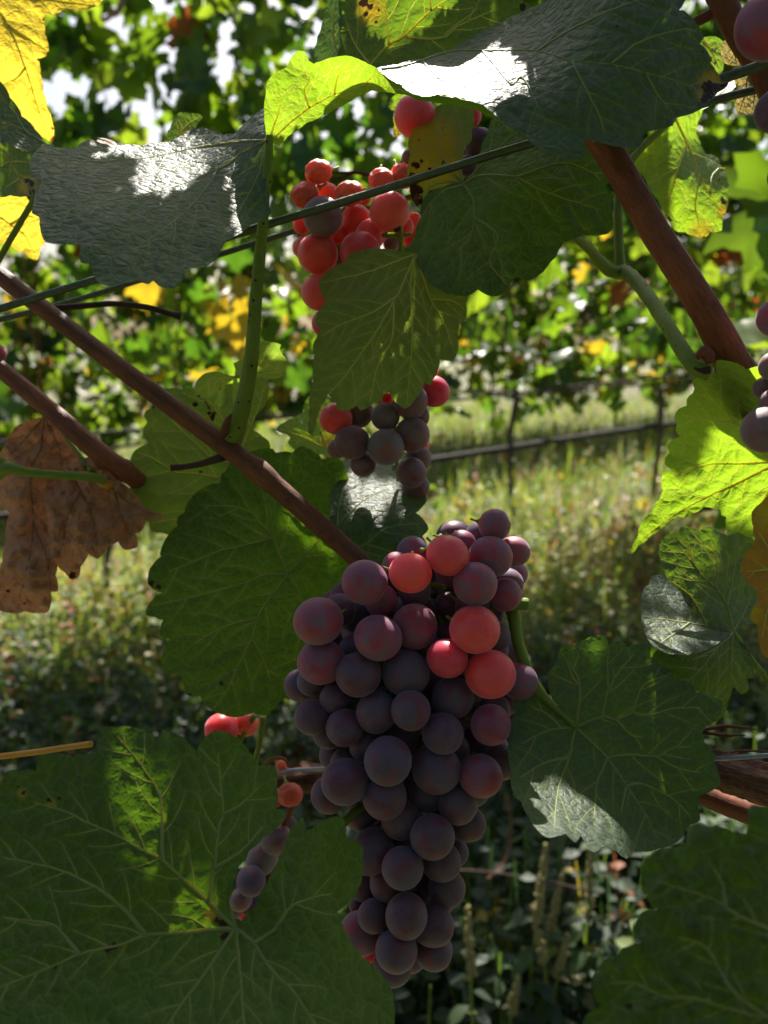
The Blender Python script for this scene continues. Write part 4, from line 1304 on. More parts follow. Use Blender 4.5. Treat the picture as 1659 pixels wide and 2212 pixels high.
leaf('L17', 'smaller folded leaf at right, upper lobe lit bright green, left lobe silvery', None, [(*T(9, '1445 910')[0], .312)], blades=[
    dict(name='blade', mat='leaf', outline=T(9, '1445 912 1290 880 1200 700 1120 640 1060 600 1030 545 1010 500 1000 450 1005 360 1060 310 1115 300 1130 270 1190 275 1245 300 1270 268 1340 290 1410 335 1480 300 1540 310 1580 370 1550 430 1500 500 1500 560 1570 640 1590 800 1580 860 1510 855'),
         ctrl=[(*T(9, '1445 910')[0], .312), (*T(9, '1130 300')[0], .325), (*T(9, '1500 330')[0], .330), (*T(9, '1050 560')[0], .318), (*T(9, '1580 700')[0], .325), (*T(9, '1300 500')[0], .322)],
         veins=[T(9, '1445 910 1410 750 1340 640 1240 540 1120 380'), T(9, '1340 640 1350 500 1310 340'), T(9, '1410 750 1440 600 1470 450 1530 360'), T(9, '1240 540 1190 460 1180 330'), T(9, '1445 910 1520 780 1560 680'), T(9, '1290 880 1200 700 1070 600')]),
    dict(name='folded_lobe', mat='leaf_blue', outline=T(9, '1445 912 1290 880 1195 830 1190 790 1150 720 1110 650 1050 580 1000 560 950 570 935 620 905 640 893 700 890 800 905 900 945 975 1000 1020 1100 1045 1200 1040 1300 1010 1380 960'),
         ctrl=[(*T(9, '1445 910')[0], .3115), (*T(9, '1190 800')[0], .322), (*T(9, '950 580')[0], .338), (*T(9, '900 850')[0], .306), (*T(9, '1000 1010')[0], .286), (*T(9, '1200 1040')[0], .287)],
         veins=[T(9, '1445 910 1290 875 1180 855 1000 830 910 840'), T(9, '1180 855 1060 940 980 1000')], pucker=.0006, wave=.0006),
    dict(name='under_lobe', mat='leaf_dark', outline=T(9, '1445 915 1380 960 1300 1012 1200 1040 1100 1045 1000 1020 945 1000 945 1060 1000 1110 1050 1250 1100 1400 1250 1480 1390 1420 1410 1340 1440 1260 1455 1245 1500 1290 1545 1260 1530 1190 1575 1180 1545 1090 1560 1060 1540 1000 1480 950'),
         ctrl=[(*T(9, '1445 915')[0], .3105), (*T(9, '1100 1047')[0], .2855), (*T(9, '1000 1100')[0], .290), (*T(9, '1300 1400')[0], .306), (*T(9, '1560 1150')[0], .315), (*T(9, '1250 1150')[0], .297)],
         veins=[T(9, '1445 915 1350 1000 1250 1130 1120 1250'), T(9, '1445 915 1430 1080 1420 1250 1350 1380'), T(9, '1350 1000 1200 1080')])],
    petiole=([(1583, 1366, .312), (1600, 1390, .314), (1635, 1440, .318), (1680, 1500, .322)], [14, 14, 13, 13]), pm='petiole_spot', pucker=.0009, wave=.001, step=34)
leaf('L18', 'bright yellow green backlit leaf with a long pointed tip at the right edge',
     T(6, '1330 840 1400 845 1480 870 1520 900 1550 890 1620 880 1659 870 1800 930 1900 1150 1900 1500 1800 1750') + T(9, '1780 180 1700 200 1640 250 1620 280 1560 335 1480 300 1415 320 1405 210 1375 200 1370 165 1300 150 1270 150 1180 195 1130 215 1110 205 1040 250 950 320 870 385 820 442 870 320 880 260 905 225 950 180 1000 100 1020 50 1010 0')
     + T(6, '980 1600 985 1560 1040 1540 1000 1500 1005 1460 1030 1430 1015 1390 1060 1340 1110 1330 1070 1290 1075 1250 1065 1190 1090 1150 1140 1130 1140 1090 1180 1050 1190 1020 1180 970 1210 945 1270 950 1330 920 1325 880'),
     [(*T(6, '1740 1490')[0], .285), (*T(6, '1300 900')[0], .266), (*T(6, '1060 1300')[0], .305), (*T(9, '830 440')[0], .315), (*T(9, '1500 300')[0], .300), (*T(6, '1800 1000')[0], .264), (*T(6, '1400 1300')[0], .292)],
     [T(6, '1740 1490 1659 1490 1500 1500 1330 1500 1180 1530 1050 1580'), T(6, '1740 1490 1659 1470 1600 1380 1450 1240 1300 1080 1220 990'), T(6, '1450 1240 1300 1220 1110 1190'),
      T(6, '1740 1490') + T(9, '1659 -90 1480 0 1300 80 1100 190 880 350'), T(6, '1740 1490') + T(9, '1659 60 1600 160 1570 300'), T(6, '1740 1490 1700 1300 1640 1100 1600 920'),
      T(6, '1740 1490 1810 1400 1880 1350')],
     mat='leaf_lime', vmat='vein_lit', pucker=.0009, wave=.0012, spots=[(*T(9, '822 438')[0], 4), (*T(9, '1125 212')[0], 3)])
leaf('L19', 'lime green backlit leaf with round grape shadows, right of the thick cane',
     T(3, '1250 670 1210 780 1200 850 1230 930 1260 980 1300 985 1350 1020 1355 1050 1390 1120 1412 1165 1395 1230 1408 1280 1390 1350 1365 1400 1365 1470 1290 1480 1250 1520 1200 1510 1130 1480 1060 1470 1030 1400 960 1280 880 1150 860 1120 800 1050 830 980 870 900 950 830 1010 780 1060 720 1120 640 1200 600'),
     [(*T(3, '1060 740')[0], .352), (*T(3, '1400 1160')[0], .362), (*T(3, '1200 1510')[0], .350), (*T(3, '830 1050')[0], .355), (*T(3, '1220 900')[0], .372), (*T(3, '1100 1100')[0], .350)],
     [T(3, '1060 740 1130 880 1220 1100 1290 1230 1370 1340'), T(3, '1140 920 1080 1090 1020 1300 1010 1350'), T(3, '1220 1110 1195 1300 1210 1400 1230 1500'), T(3, '1060 740 960 860 900 950 865 1110'),
      T(3, '1290 1230 1300 1130 1340 1080 1390 1070'), T(3, '1060 740 1160 700 1220 650')],
     mat='leaf_lime', vmat='vein_lit', yell=[(*T(3, '1230 1500')[0], 30), (*T(3, '1380 1350')[0], 16)], spots=[(*T(3, p)[0], r) for p, r in (('1030 1400', 3.5), ('1350 1150', 3), ('1370 1200', 3), ('1380 1290', 5), ('1360 1260', 3), ('1250 1520', 4))],
     petiole=([(1340, 600, .345), (1337, 520, .346), (1336, 440, .348), (1350, 370, .350), (1395, 310, .352), (1458, 255, .352)], [24, 20, 19, 17, 15, 13]))
leaf('L20', 'huge blurred dark leaf in the lower right corner, nearest to the camera',
     T(12, '1800 425 1659 430 1610 420 1560 415 1540 450 1545 520 1525 600 1480 600 1400 560 1300 545 1200 535 1180 560 1170 660 1090 670 1000 690 930 730 885 790 890 870 920 940 930 1000 980 1050 900 1060 850 1130 840 1200 880 1250 800 1280 730 1340 640 1380 600 1450 590 1530 610 1600 650 1640 560 1690 530 1749 470 1850 500 2000 900 2100 1500 2150 2100 2050 2300 1700 2350 1200 2200 700 2000 480'),
     [(*T(12, '2050 1550')[0], .178), (*T(12, '900 900')[0], .180), (*T(12, '1560 430')[0], .183), (*T(12, '600 1700')[0], .172), (*T(12, '1200 2100')[0], .165), (*T(12, '2200 800')[0], .178), (*T(12, '1300 1200')[0], .174)],
     [T(12, '2050 1550 1850 1320 1659 1170 1500 1100 1400 1040 1300 980 1150 930 980 880'), T(12, '2050 1550 1850 1680 1659 1710 1450 1660 1200 1590 1020 1580 850 1500 700 1500'),
      T(12, '1659 1710 1500 1600 1410 1500 1280 1280 1100 1220'), T(12, '2050 1550 2000 1200 1850 900 1700 600'), T(12, '2050 1550 1800 1850 1500 2000'), T(12, '1400 1040 1380 900 1300 760')],
     mat='leaf_dark', vmat='vein', vr=.0006, pucker=.0010, wave=.0020, grid=9, step=70, spots=[(*T(12, '820 1645')[0], 9)], yell=[])
leaf('L21', 'orange yellow leaf cut by the right edge below the bright backlit leaf',
     T(9, '1680 80 1610 130 1560 180 1570 270 1580 340 1570 380 1500 480 1490 540 1540 620 1590 650 1600 720 1560 780 1550 830 1600 870 1610 1000 1640 1060 1700 1080 1800 1000 1830 600 1800 100'),
     [(*T(9, '1800 500')[0], .272), (*T(9, '1500 520')[0], .27), (*T(9, '1600 1000')[0], .268), (*T(9, '1620 130')[0], .275)], [T(9, '1800 500 1700 450 1600 300'), T(9, '1800 500 1650 530 1520 540'), T(9, '1800 500 1680 700 1620 950')],
     mat='leaf_orange', vmat='vein_lit', yell=[(*T(9, '1560 800')[0], 24), (*T(9, '1640 200')[0], 24)])
# leaf right of centre and its yellow lobe
leaf('L4', 'large dark leaf right of the upper cluster, with a yellowish rotting lobe', None, [(*T(2, '1245 1095')[0], .318)], blades=[
    dict(name='blade', mat='leaf_dark', outline=T(2, '1300 560 1420 690 1390 790 1350 880 1340 950 1310 1040 1245 1090 1225 1085 1130 1110 1030 1150 1000 1200 990 1290 955 1400 920 1480') + T(5, '920 90 900 135 960 150 970 200 1000 260 1050 330 1100 360 1180 390 1270 397 1330 362 1400 400 1440 403 1490 375 1530 310 1560 285 1600 300 1640 305 1700 270 1760 200 1810 130')
         + T(3, '350 1545 400 1530 480 1495 590 1500 640 1490 670 1440 660 1330 640 1220 610 1185 680 1140 660 1060 600 990 560 920 540 850 400 760 200 650 0 560'),
         ctrl=[(*T(2, '1245 1095')[0], .318), (*T(2, '1420 720')[0], .325), (*T(2, '1000 1250')[0], .322), (*T(5, '920 130')[0], .318), (*T(5, '1150 370')[0], .300), (*T(5, '1560 280')[0], .296), (*T(3, '400 1500')[0], .296), (*T(3, '660 1200')[0], .300), (*T(3, '540 900')[0], .305), (*T(3, '200 700')[0], .318), (*T(3, '200 1200')[0], .300)],
         veins=[T(2, '1245 1095 1300 1180 1310 1290 1285 1400 1200 1500'), T(2, '1245 1095 1130 1130 1040 1220 990 1310'), T(2, '1245 1095 1350 1040 1560 1050') + T(3, '60 1130 170 1190 310 1250 440 1290 600 1340'),
                T(2, '1245 1095 1400 930 1520 820') + T(3, '200 750'), T(3, '60 1130 340 1040 540 1100 640 1110'), T(2, '1310 1290 1450 1400') + T(5, '1400 200 1500 330')], wave=.0016),
    dict(name='yellow_lobe', mat='leaf_under', outline=T(2, '1060 680 1075 640 1110 620 1180 612 1240 640 1300 655 1310 700 1290 780 1290 840 1250 870 1240 930 1225 1010 1240 1090 1150 1100 1040 1130 1000 1200 985 1245 950 1200 920 1090 915 1000 930 920 915 870 930 800 960 750 1040 720'),
         ctrl=[(*T(2, '1240 1090')[0], .320), (*T(2, '950 1200')[0], .330), (*T(2, '930 870')[0], .328), (*T(2, '1110 630')[0], .334), (*T(2, '1290 700')[0], .330), (*T(2, '1120 900')[0], .322)],
         veins=[T(2, '1240 1090 1160 1000 1100 880 1090 720'), T(2, '1240 1090 1150 1080 1040 1110 980 1180'), T(2, '1240 1090 1220 900 1230 720')],
         yell=[(*T(2, p)[0], r) for p, r in (('1050 880', 60), ('980 830', 40), ('1150 1000', 40), ('1000 1000', 40))],
         spots=[(*T(2, p)[0], r) for p, r in (('960 980', 9), ('940 1060', 12), ('955 1130', 16), ('965 1190', 12), ('1000 960', 6), ('1118 960', 5), ('1125 765', 4), ('978 830', 3), ('1040 1010', 5))])],
    pucker=.0009, wave=.001)
leaf('L5', 'dull green leaf hanging tip down in front of the upper cluster, two slits lit',
     T(5, '960 150 850 135 750 120 640 130 560 155 540 200 470 230 400 290 385 330 400 380 430 430 400 470 365 530 370 570 400 600 370 650 350 700 360 750 355 900 330 1060 330 1130 325 1218 345 1225 370 1130 400 1050 440 980 470 1010 490 1040 500 1078 570 1075 610 1050 630 1080 680 1060 720 1020 735 1028 755 1025 770 960 790 990 805 960 812 985 850 1040 900 1070 960 1010 1000 950 1010 910 1050 930 1060 900 1095 830 1100 770 1180 785 1200 760 1210 620 1215 545 1255 540 1260 440 1250 390 1150 300 1000 200'),
     [(*T(5, '960 150')[0], .314), (*T(5, '400 450')[0], .318), (*T(5, '335 1215')[0], .322), (*T(5, '620 1070')[0], .312), (*T(5, '900 1060')[0], .308), (*T(5, '1250 450')[0], .312), (*T(5, '800 600')[0], .305), (*T(5, '640 140')[0], .322)],
     [T(5, '960 150 850 400 700 650 560 850 450 980 380 1100'), T(5, '960 150 930 330 940 600 930 800 905 1055'), T(5, '960 150 700 250 500 300 410 320'), T(5, '850 400 700 500 540 560 400 640'),
      T(5, '960 150 1050 420 1130 560 1190 740'), T(5, '830 440 820 650 740 800 690 1030'), T(5, '1050 420 1180 430 1250 480')],
     mat='leaf_under', vmat='vein_lit', pucker=.0010, wave=.0010, step=36, vr=.0004)
# the big arched leaf on the upright stalk: left lobe, lit band, right blade
leaf('L1', 'huge arched leaf at the top, its left lobe glaring white in the sun', None, [(582, 296, .285)], blades=[
    dict(name='blade', mat='leaf_blue', k=.05, outline=T(2, '730 405 850 385 1000 350 1170 300 1280 230 1450 150 1600 70') + T(3, '200 30 280 -80 700 -180 1100 -150 1130 -40 1130 0 1090 65 1120 65 1150 90 1190 130 1230 190 1250 240 1225 280 1260 310 1285 350 1305 385 1290 400 1325 450 1350 480 1360 520 1410 525 1400 550 1340 590 1290 640 1260 680 1120 740 1050 755 1055 800 870 835 860 900 830 945 720 940 650 925 570 900 540 915 510 880 490 900 480 1000 400 1020 330 990 240 960 160 920 110 870 40 800')
         + T(2, '1550 780 1420 670 1360 620 1300 600 1200 575 1090 560 1060 570 990 570 920 545 870 500 780 450'),
         ctrl=[(*T(2, '740 410')[0], .277), (*T(2, '1000 560')[0], .259), (*T(2, '1300 595')[0], .250), (*T(2, '1170 300')[0], .300), (*T(2, '1450 150')[0], .305), (*T(2, '1550 780')[0], .246), (*T(3, '400 1000')[0], .246),
               (*T(3, '400 500')[0], .252), (*T(3, '700 -100')[0], .262), (*T(3, '1200 200')[0], .262), (*T(3, '1380 530')[0], .268), (*T(3, '850 850')[0], .252), (*T(2, '1500 450')[0], .262)],
         veins=[T(2, '760 410 900 390 1170 305 1360 300 1500 300') + T(3, '0 320 190 325 410 385 660 410 880 465 1080 520 1230 580'), T(3, '190 325 400 190 620 80 830 0 1000 -80'), T(3, '660 410 840 270 1100 190 1200 200'),
                T(3, '410 385 450 480 570 710 620 850'), T(2, '1360 305 1440 400 1530 500') + T(3, '100 500 250 800'), T(2, '1000 360 1080 450 1200 540'), T(3, '880 465 950 600 1050 720')],
         spots=[(*T(3, p)[0], r) for p, r in (('1280 570', 16), ('1330 560', 12), ('1250 640', 9), ('1390 545', 9), ('685 165', 5), ('880 870', 6), ('1240 335', 4))],
         yell=[(*T(3, p)[0], r) for p, r in (('1300 530', 26), ('1240 600', 14))], vk=.8, pucker=.0011, wave=.0012),
    dict(name='turned_edge', mat='leaf_lime', vmat='vein_lit', k=.03, outline=T(2, '80 830 60 650 70 560 80 480 130 430 200 400 215 350 260 300 300 305 325 360 355 380 430 350 500 335 580 335 640 360 730 405 780 450 870 500 920 545 990 570 1060 570 1090 560 1200 575 1300 600 1360 620 1420 670 1500 740 1550 782 1540 790 1480 740 1420 700 1330 655 1200 625 1110 612 1060 605 1000 600 900 562 800 548 700 537 600 582 500 640 400 690 310 730 200 810 150 865'),
         ctrl=[(*T(2, '90 820')[0], .287), (*T(2, '90 480')[0], .282), (*T(2, '300 310')[0], .284), (*T(2, '500 340')[0], .280), (*T(2, '730 405')[0], .2765), (*T(2, '1000 570')[0], .2590), (*T(2, '1300 600')[0], .2502), (*T(2, '1550 782')[0], .2460),
               (*T(2, '1420 700')[0], .254), (*T(2, '1050 604')[0], .266), (*T(2, '700 536')[0], .289), (*T(2, '400 690')[0], .290)],
         veins=[T(2, '100 840 200 740 330 640 480 560 640 515 800 520 950 560'), T(2, '330 640 300 540 330 460 260 400'), T(2, '480 560 500 450 580 360'), T(2, '100 800 150 650 160 520'), T(2, '640 515 720 440')],
         step=26, pucker=.0006, wave=.0005, vk=.7),
    dict(name='left_lobe', mat='leaf_blue', k=.05, outline=T(1, '1590 820 1580 730 1570 640 1500 690 1440 750 1390 795 1330 800 1250 770 1150 760 1090 800 1010 840 970 845 840 865 700 865 660 868 600 850 550 830 480 850 450 880 380 880 330 870 270 850 210 900 180 950 180 1000 200 1060 250 1085 215 1130 200 1200 190 1265 235 1290 240 1370 270 1440')
         + T(4, '265 80 400 90 475 100 480 200 530 210 550 250 560 290 600 330 650 340 700 320 820 310 880 330 910 310 960 350 1030 355 1060 330 1100 270 1100 230 1240 220 1290 170 1310 130') + T(1, '1300 1490 1340 1430 1400 1400 1500 1330 1590 1290 1610 1255 1590 1200 1590 1100 1570 1000 1585 900'),
         ctrl=[(582, 296, .294), (*T(1, '1200 765')[0], .336), (*T(1, '800 865')[0], .320), (*T(1, '300 860')[0], .300), (*T(1, '200 1000')[0], .282), (*T(1, '1590 1250')[0], .285), (*T(4, '1000 340')[0], .240), (*T(4, '600 320')[0], .234),
               (*T(1, '240 1400')[0], .246), (*T(1, '1000 1150')[0], .283), (*T(1, '600 1250')[0], .260), (*T(1, '1300 1350')[0], .268)],
         veins=[T(1, '1590 830 1450 900 1300 1000 1000 1120 600 1200 300 1280'), T(1, '1300 1000 1200 1150 1050 1300 800 1480'), T(1, '1590 830 1400 840 1150 880 850 940 500 960 250 920'), T(1, '1590 830 1530 1050 1420 1250 1330 1390'),
                T(1, '1590 830 1585 1000 1585 1200')],
         pucker=.0010, wave=.0018, vk=.7)],
    petiole=([(582, 292, .286), (580, 340, .288), (572, 430, .293), (565, 520, .298), (553, 640, .303), (545, 760, .308), (528, 860, .315), (510, 925, .322), (498, 955, .326)], [16, 20, 22, 25, 28, 32, 37, 44, 48]), pm='petiole_spot',
    spots=())
leaf('L3', 'partly sunlit spotted leaf at the top edge, behind the arched leaf', None, [(*T(2, '730 345')[0], .325)], blades=[
    dict(name='blade', mat='leaf', vmat='vein_lit', outline=T(2, '510 -80 505 0 515 100 505 200 520 265 500 335 580 345 690 400 850 400 1000 370 1170 320 1300 250 1450 180 1650 90 1640 30 1600 10 1580 -40 1560 -120 1000 -160'),
         ctrl=[(*T(2, '730 345')[0], .325), (*T(2, '510 0')[0], .335), (*T(2, '1600 0')[0], .325), (*T(2, '1000 -100')[0], .318), (*T(2, '1000 200')[0], .320)],
         veins=[T(2, '690 385 800 265 900 205 1050 60 1140 0 1250 -90'), T(2, '800 265 795 180 775 0 760 -100'), T(2, '900 215 1000 230 1130 220 1200 160 1310 110 1420 60'), T(2, '1050 60 1045 0 1020 -90'), T(2, '690 385 600 260 540 100')],
         spots=[(*T(2, p)[0], r) for p, r in (('650 15', 9), ('690 40', 7), ('665 85', 6), ('735 65', 4), ('725 130', 5), ('600 40', 3), ('560 65', 3), ('1595 40', 10))], yell=[(*T(2, '690 60')[0], 30)]),
    dict(name='turned_edge', mat='leaf_blue', outline=T(2, '440 -80 440 0 430 60 415 120 395 180 370 260 335 335 360 370 430 350 500 345 522 265 508 200 518 100 510 0 510 -80'),
         ctrl=[(*T(2, '515 100')[0], .3335), (*T(2, '430 60')[0], .345), (*T(2, '350 340')[0], .345), (*T(2, '500 340')[0], .332)], veins=[T(2, '500 340 470 200 475 60 470 -50')], step=24, wave=.0015)],
    pucker=.0008, wave=.001)
# left edge
leaf('L6', 'big glowing yellow leaf in the top left corner', T(1, '-120 -120 620 -120 620 -60 600 20 545 45 480 60 400 50 380 60 270 90 260 120 265 200 290 290 290 320 225 350 240 440 255 540 280 640 310 720 320 790 310 845 270 820 220 780 130 690 60 580 -60 420 -160 300'),
     [(*T(1, '-100 -60')[0], .385), (*T(1, '300 830')[0], .395), (*T(1, '600 -20')[0], .40), (*T(1, '100 300')[0], .38)], [T(1, '-100 -60 50 150 150 400 230 650 300 830'), T(1, '-100 -60 200 -20 400 10 560 30'), T(1, '50 150 160 220 280 300'), T(1, '150 400 100 460 20 500')],
     mat='leaf_yellow', vmat='vein_lit', spots=[(*T(1, p)[0], r) for p, r in (('290 320', 6), ('310 830', 8), ('265 120', 4), ('560 35', 5), ('315 760', 4), ('230 350', 4))])
leaf('L7', 'folded grey green leaf at the left edge under the yellow corner leaf', T(1, '-60 380 0 480 60 580 130 690 210 770 265 850 230 890 190 905 130 890 60 850 0 840 -80 850 -120 600'),
     [(*T(1, '265 850')[0], .345), (*T(1, '-60 400')[0], .36), (*T(1, '-60 840')[0], .34), (*T(1, '60 700')[0], .352)], [T(1, '265 850 150 780 60 740 -40 720'), T(1, '150 780 80 660 0 560')], mat='leaf_blue', vmat='vein')
leaf('L7b', 'dull green leaf at the left edge between the two yellow leaves', T(1, '-80 850 40 845 80 860 130 900 200 890 270 852 200 920 180 960 200 1060 250 1085 215 1160 160 1165 60 1160 0 1170 -80 1180'),
     [(*T(1, '20 860')[0], .350), (*T(1, '240 1080')[0], .338), (*T(1, '-60 1150')[0], .352)], [T(1, '-20 850 60 960 120 1060 160 1150'), T(1, '60 960 -20 1000'), T(1, '120 1060 40 1110'), T(1, '60 960 160 960')], mat='leaf', vmat='vein_lit', spots=[(*T(1, p)[0], r) for p, r in (('165 1075', 7), ('190 1090', 6), ('190 1140', 7))], yell=[(*T(1, '160 1110')[0], 20)],
     petiole=([(62, 400, .342), (75, 425, .34), (50, 470, .342), (15, 530, .345), (-30, 610, .35)], [8, 14, 13, 13, 13]))
leaf('L8', 'glowing yellow leaf at the left edge beside the dark left lobe of the arched leaf', T(1, '-80 1180 0 1170 60 1160 150 1160 175 1200 190 1265 235 1290 245 1370 270 1440') + T(4, '280 40 265 90 240 110 235 150 215 195 150 150 60 95 -80 50'),
     [(*T(1, '-60 1250')[0], .40), (*T(4, '210 190')[0], .392), (*T(1, '230 1300')[0], .39)], [T(1, '-60 1250 60 1330 150 1400') + T(4, '215 180'), T(1, '60 1330 150 1280 230 1300')], mat='leaf_yellow', vmat='vein_lit', spots=[(*T(4, '210 188')[0], 5), (*T(4, '262 60')[0], 4)])
# small pieces at the top right and behind
leaf('L22', 'crumpled dry cream leaf hanging behind the top right cane', None, [(*T(3, '1420 260')[0], .34)], blades=[
    dict(name='blade', mat='leaf_pale', outline=T(3, '1370 270 1395 245 1440 230 1500 300 1540 380 1500 415 1440 418 1380 402 1362 380'), ctrl=[(*T(3, '1420 260')[0], .34), (*T(3, '1380 400')[0], .335), (*T(3, '1520 390')[0], .345)], veins=[T(3, '1420 250 1440 330 1460 410')], wave=.003),
    dict(name='folded_lobe', mat='leaf_pale', outline=T(3, '1440 500 1520 485 1600 500 1640 560 1600 650 1580 710 1520 730 1465 732 1450 650 1460 560'), ctrl=[(*T(3, '1500 490')[0], .338), (*T(3, '1470 720')[0], .330), (*T(3, '1620 600')[0], .342)], veins=[T(3, '1530 490 1510 600 1475 720'), T(3, '1530 490 1570 600 1560 700')], wave=.003)], vmat='vein_brown', step=16, pucker=.001)
leaf('L23', 'lime leaf scrap with dark specks, just left of the top right cane', T(3, '1225 260 1250 238 1290 232 1350 245 1390 290 1370 380 1375 440 1350 475 1300 480 1240 420 1200 340'), [(*T(3, '1240 250')[0], .36), (*T(3, '1370 440')[0], .365), (*T(3, '1240 460')[0], .355)],
     [T(3, '1240 250 1300 320 1350 440'), T(3, '1300 320 1360 290')], mat='leaf_lime', vmat='vein_lit', step=16, spots=[(*T(3, p)[0], r) for p, r in (('1325 405', 3), ('1350 340', 4), ('1310 360', 3), ('1315 430', 2.5))])
leaf('L26', 'yellow green leaf edge showing below the brown tip of the big dark leaf', T(3, '1260 650 1320 600 1360 560 1440 500 1470 530 1400 600 1330 640 1240 700 1200 690'), [(*T(3, '1250 670')[0], .33), (*T(3, '1460 520')[0], .335), (*T(3, '1330 560')[0], .34)], [T(3, '1240 680 1340 610 1450 520')], mat='leaf_lime', vmat='vein_lit', step=18, yell=[(*T(3, '1400 560')[0], 40)])
leaf('L24', 'small green leaf with a pale rim standing behind the glaring left lobe', T(1, '975 850 1010 760 1065 668 1120 672 1180 675 1205 690 1170 740 1130 790 1150 800 1100 880'), [(*T(1, '1060 860')[0], .36), (*T(1, '1190 690')[0], .372), (*T(1, '1065 670')[0], .365)], [T(1, '1040 880 1090 760 1190 690')], mat='leaf', vmat='vein_lit', step=18)
leaf('L25', 'small yellow green leaf half hidden behind the topmost pink grape', T(2, '795 640 810 590 840 560 900 540 960 600 940 760 870 800 845 822 828 790 835 740 825 700 838 660'), [(*T(2, '930 680')[0], .37), (*T(2, '800 630')[0], .378), (*T(2, '840 815')[0], .375)], [T(2, '930 680 870 640 800 632'), T(2, '930 680 870 740 842 812')], mat='leaf_lime', vmat='vein_lit', step=18, spots=[(*T(2, '845 815')[0], 4)], yell=[(*T(2, '840 790')[0], 14)])
leaf('L27', 'dry red brown leaf scrap above the left lobe of the arched leaf', T(1, '575 835 585 820 640 825 690 850 700 880 650 900 600 880'), [(*T(1, '640 860')[0], .335), (*T(1, '580 825')[0], .34), (*T(1, '690 860')[0], .338)], [T(1, '580 825 640 840 690 870')], mat='leaf_orange', vmat='vein_brown', step=16)

# stalks with nothing of a leaf in view
pr_ = empty('leaf_stalk', P(1520, 790, .268), 'forked hairy green stalk joining the foot of the thick red cane', 'stalk')
add_stem(pr_, 'stalk', [(1534, 806, .266), (1505, 795, .268), (1480, 765, .274), (1440, 700, .290), (1400, 640, .312), (1365, 598, .332), (1345, 585, .342)], [34, 34, 34, 32, 30, 30, 28], 'petiole_spot', 34, 14)
add_stem(pr_, 'branch', [(1345, 588, .343), (1320, 586, .338), (1296, 565, .330), (1275, 540, .320), (1245, 515, .308), (1225, 500, .304)], [26, 26, 26, 20, 17, 14], 'petiole', 24, 12)
add_stem(pr_, 'bud', [(1505, 772, .262), (1518, 762, .262), (1530, 770, .262), (1534, 785, .262)], [12, 26, 30, 20], 'cane_red', 12, 10, rough=.08)
add_stem(pr_, 'bud_scale', [(1500, 795, .262), (1515, 800, .261), (1532, 800, .261)], [6, 12, 16], 'twig', 8, 8, rough=.2)
pl_ = empty('leaf_stalk', P(40, 1015, .335), 'curved green stalk meeting the short cane at the left edge', 'stalk')
add_stem(pl_, 'stalk', [(-50, 1060, .345), (-12, 1030, .34), (15, 1012, .336), (60, 1020, .336), (130, 1026, .338), (190, 1030, .342), (225, 1035, .346)], [26, 26, 30, 20, 19, 20, 24], 'petiole', 34, 12)
add_stem(pl_, 'branch', [(12, 1010, .336), (-10, 990, .338), (-50, 960, .345)], [22, 26, 22], 'petiole', 12, 12)
o_ = cane('leaf_stalk', 'bare orange stalk reaching in from the left edge above the lower left leaf', 'stalk', [(-60, 1640, .30), (0, 1634, .298), (80, 1624, .296), (160, 1612, .294), (198, 1607, .293)], [13, 13, 13, 12, 14], 'petiole_orange', n=22, sides=10)
o_ = cane('vine_bud', 'yellow bud under the end of the short cane, above the dead leaf', 'bud', [(212, 1040, .352), (222, 1044, .350), (235, 1046, .350), (250, 1038, .351)], [12, 22, 24, 10], 'petiole_orange', n=12, sides=12)
add_stem(c1, 'bud', [(0, 0, .1)] * 2, [0, 0]) if False else None
bn = cane('vine_bud', 'small brown bud in the fork of the long cane and the green stalk', 'bud', [(500, 895, .312), (494, 905, .312), (488, 922, .315), (482, 940, .32)], [6, 14, 18, 16], 'cane', n=10, sides=10, rough=.06)
# ------------------------------------------------------------------ unseen vine leaves added above the picture, placed to shape the dapples
OM = far_leaf_mat('added shade leaf', (.035, .065, .02), (.06, .14, .008), tw=.22)
OMESH = []
for s in range(6):
    me = FMESH[s, 0].copy()
    me.name = 'overhead_leaf'
    me.materials.clear()
    me.materials.append(OM)
    OMESH.append(me)
shade_root = empty('added_shade_shoots', P(829, -400, .6), 'unseen shoots added above the picture to shade the leaves and grapes below', 'vine', None)
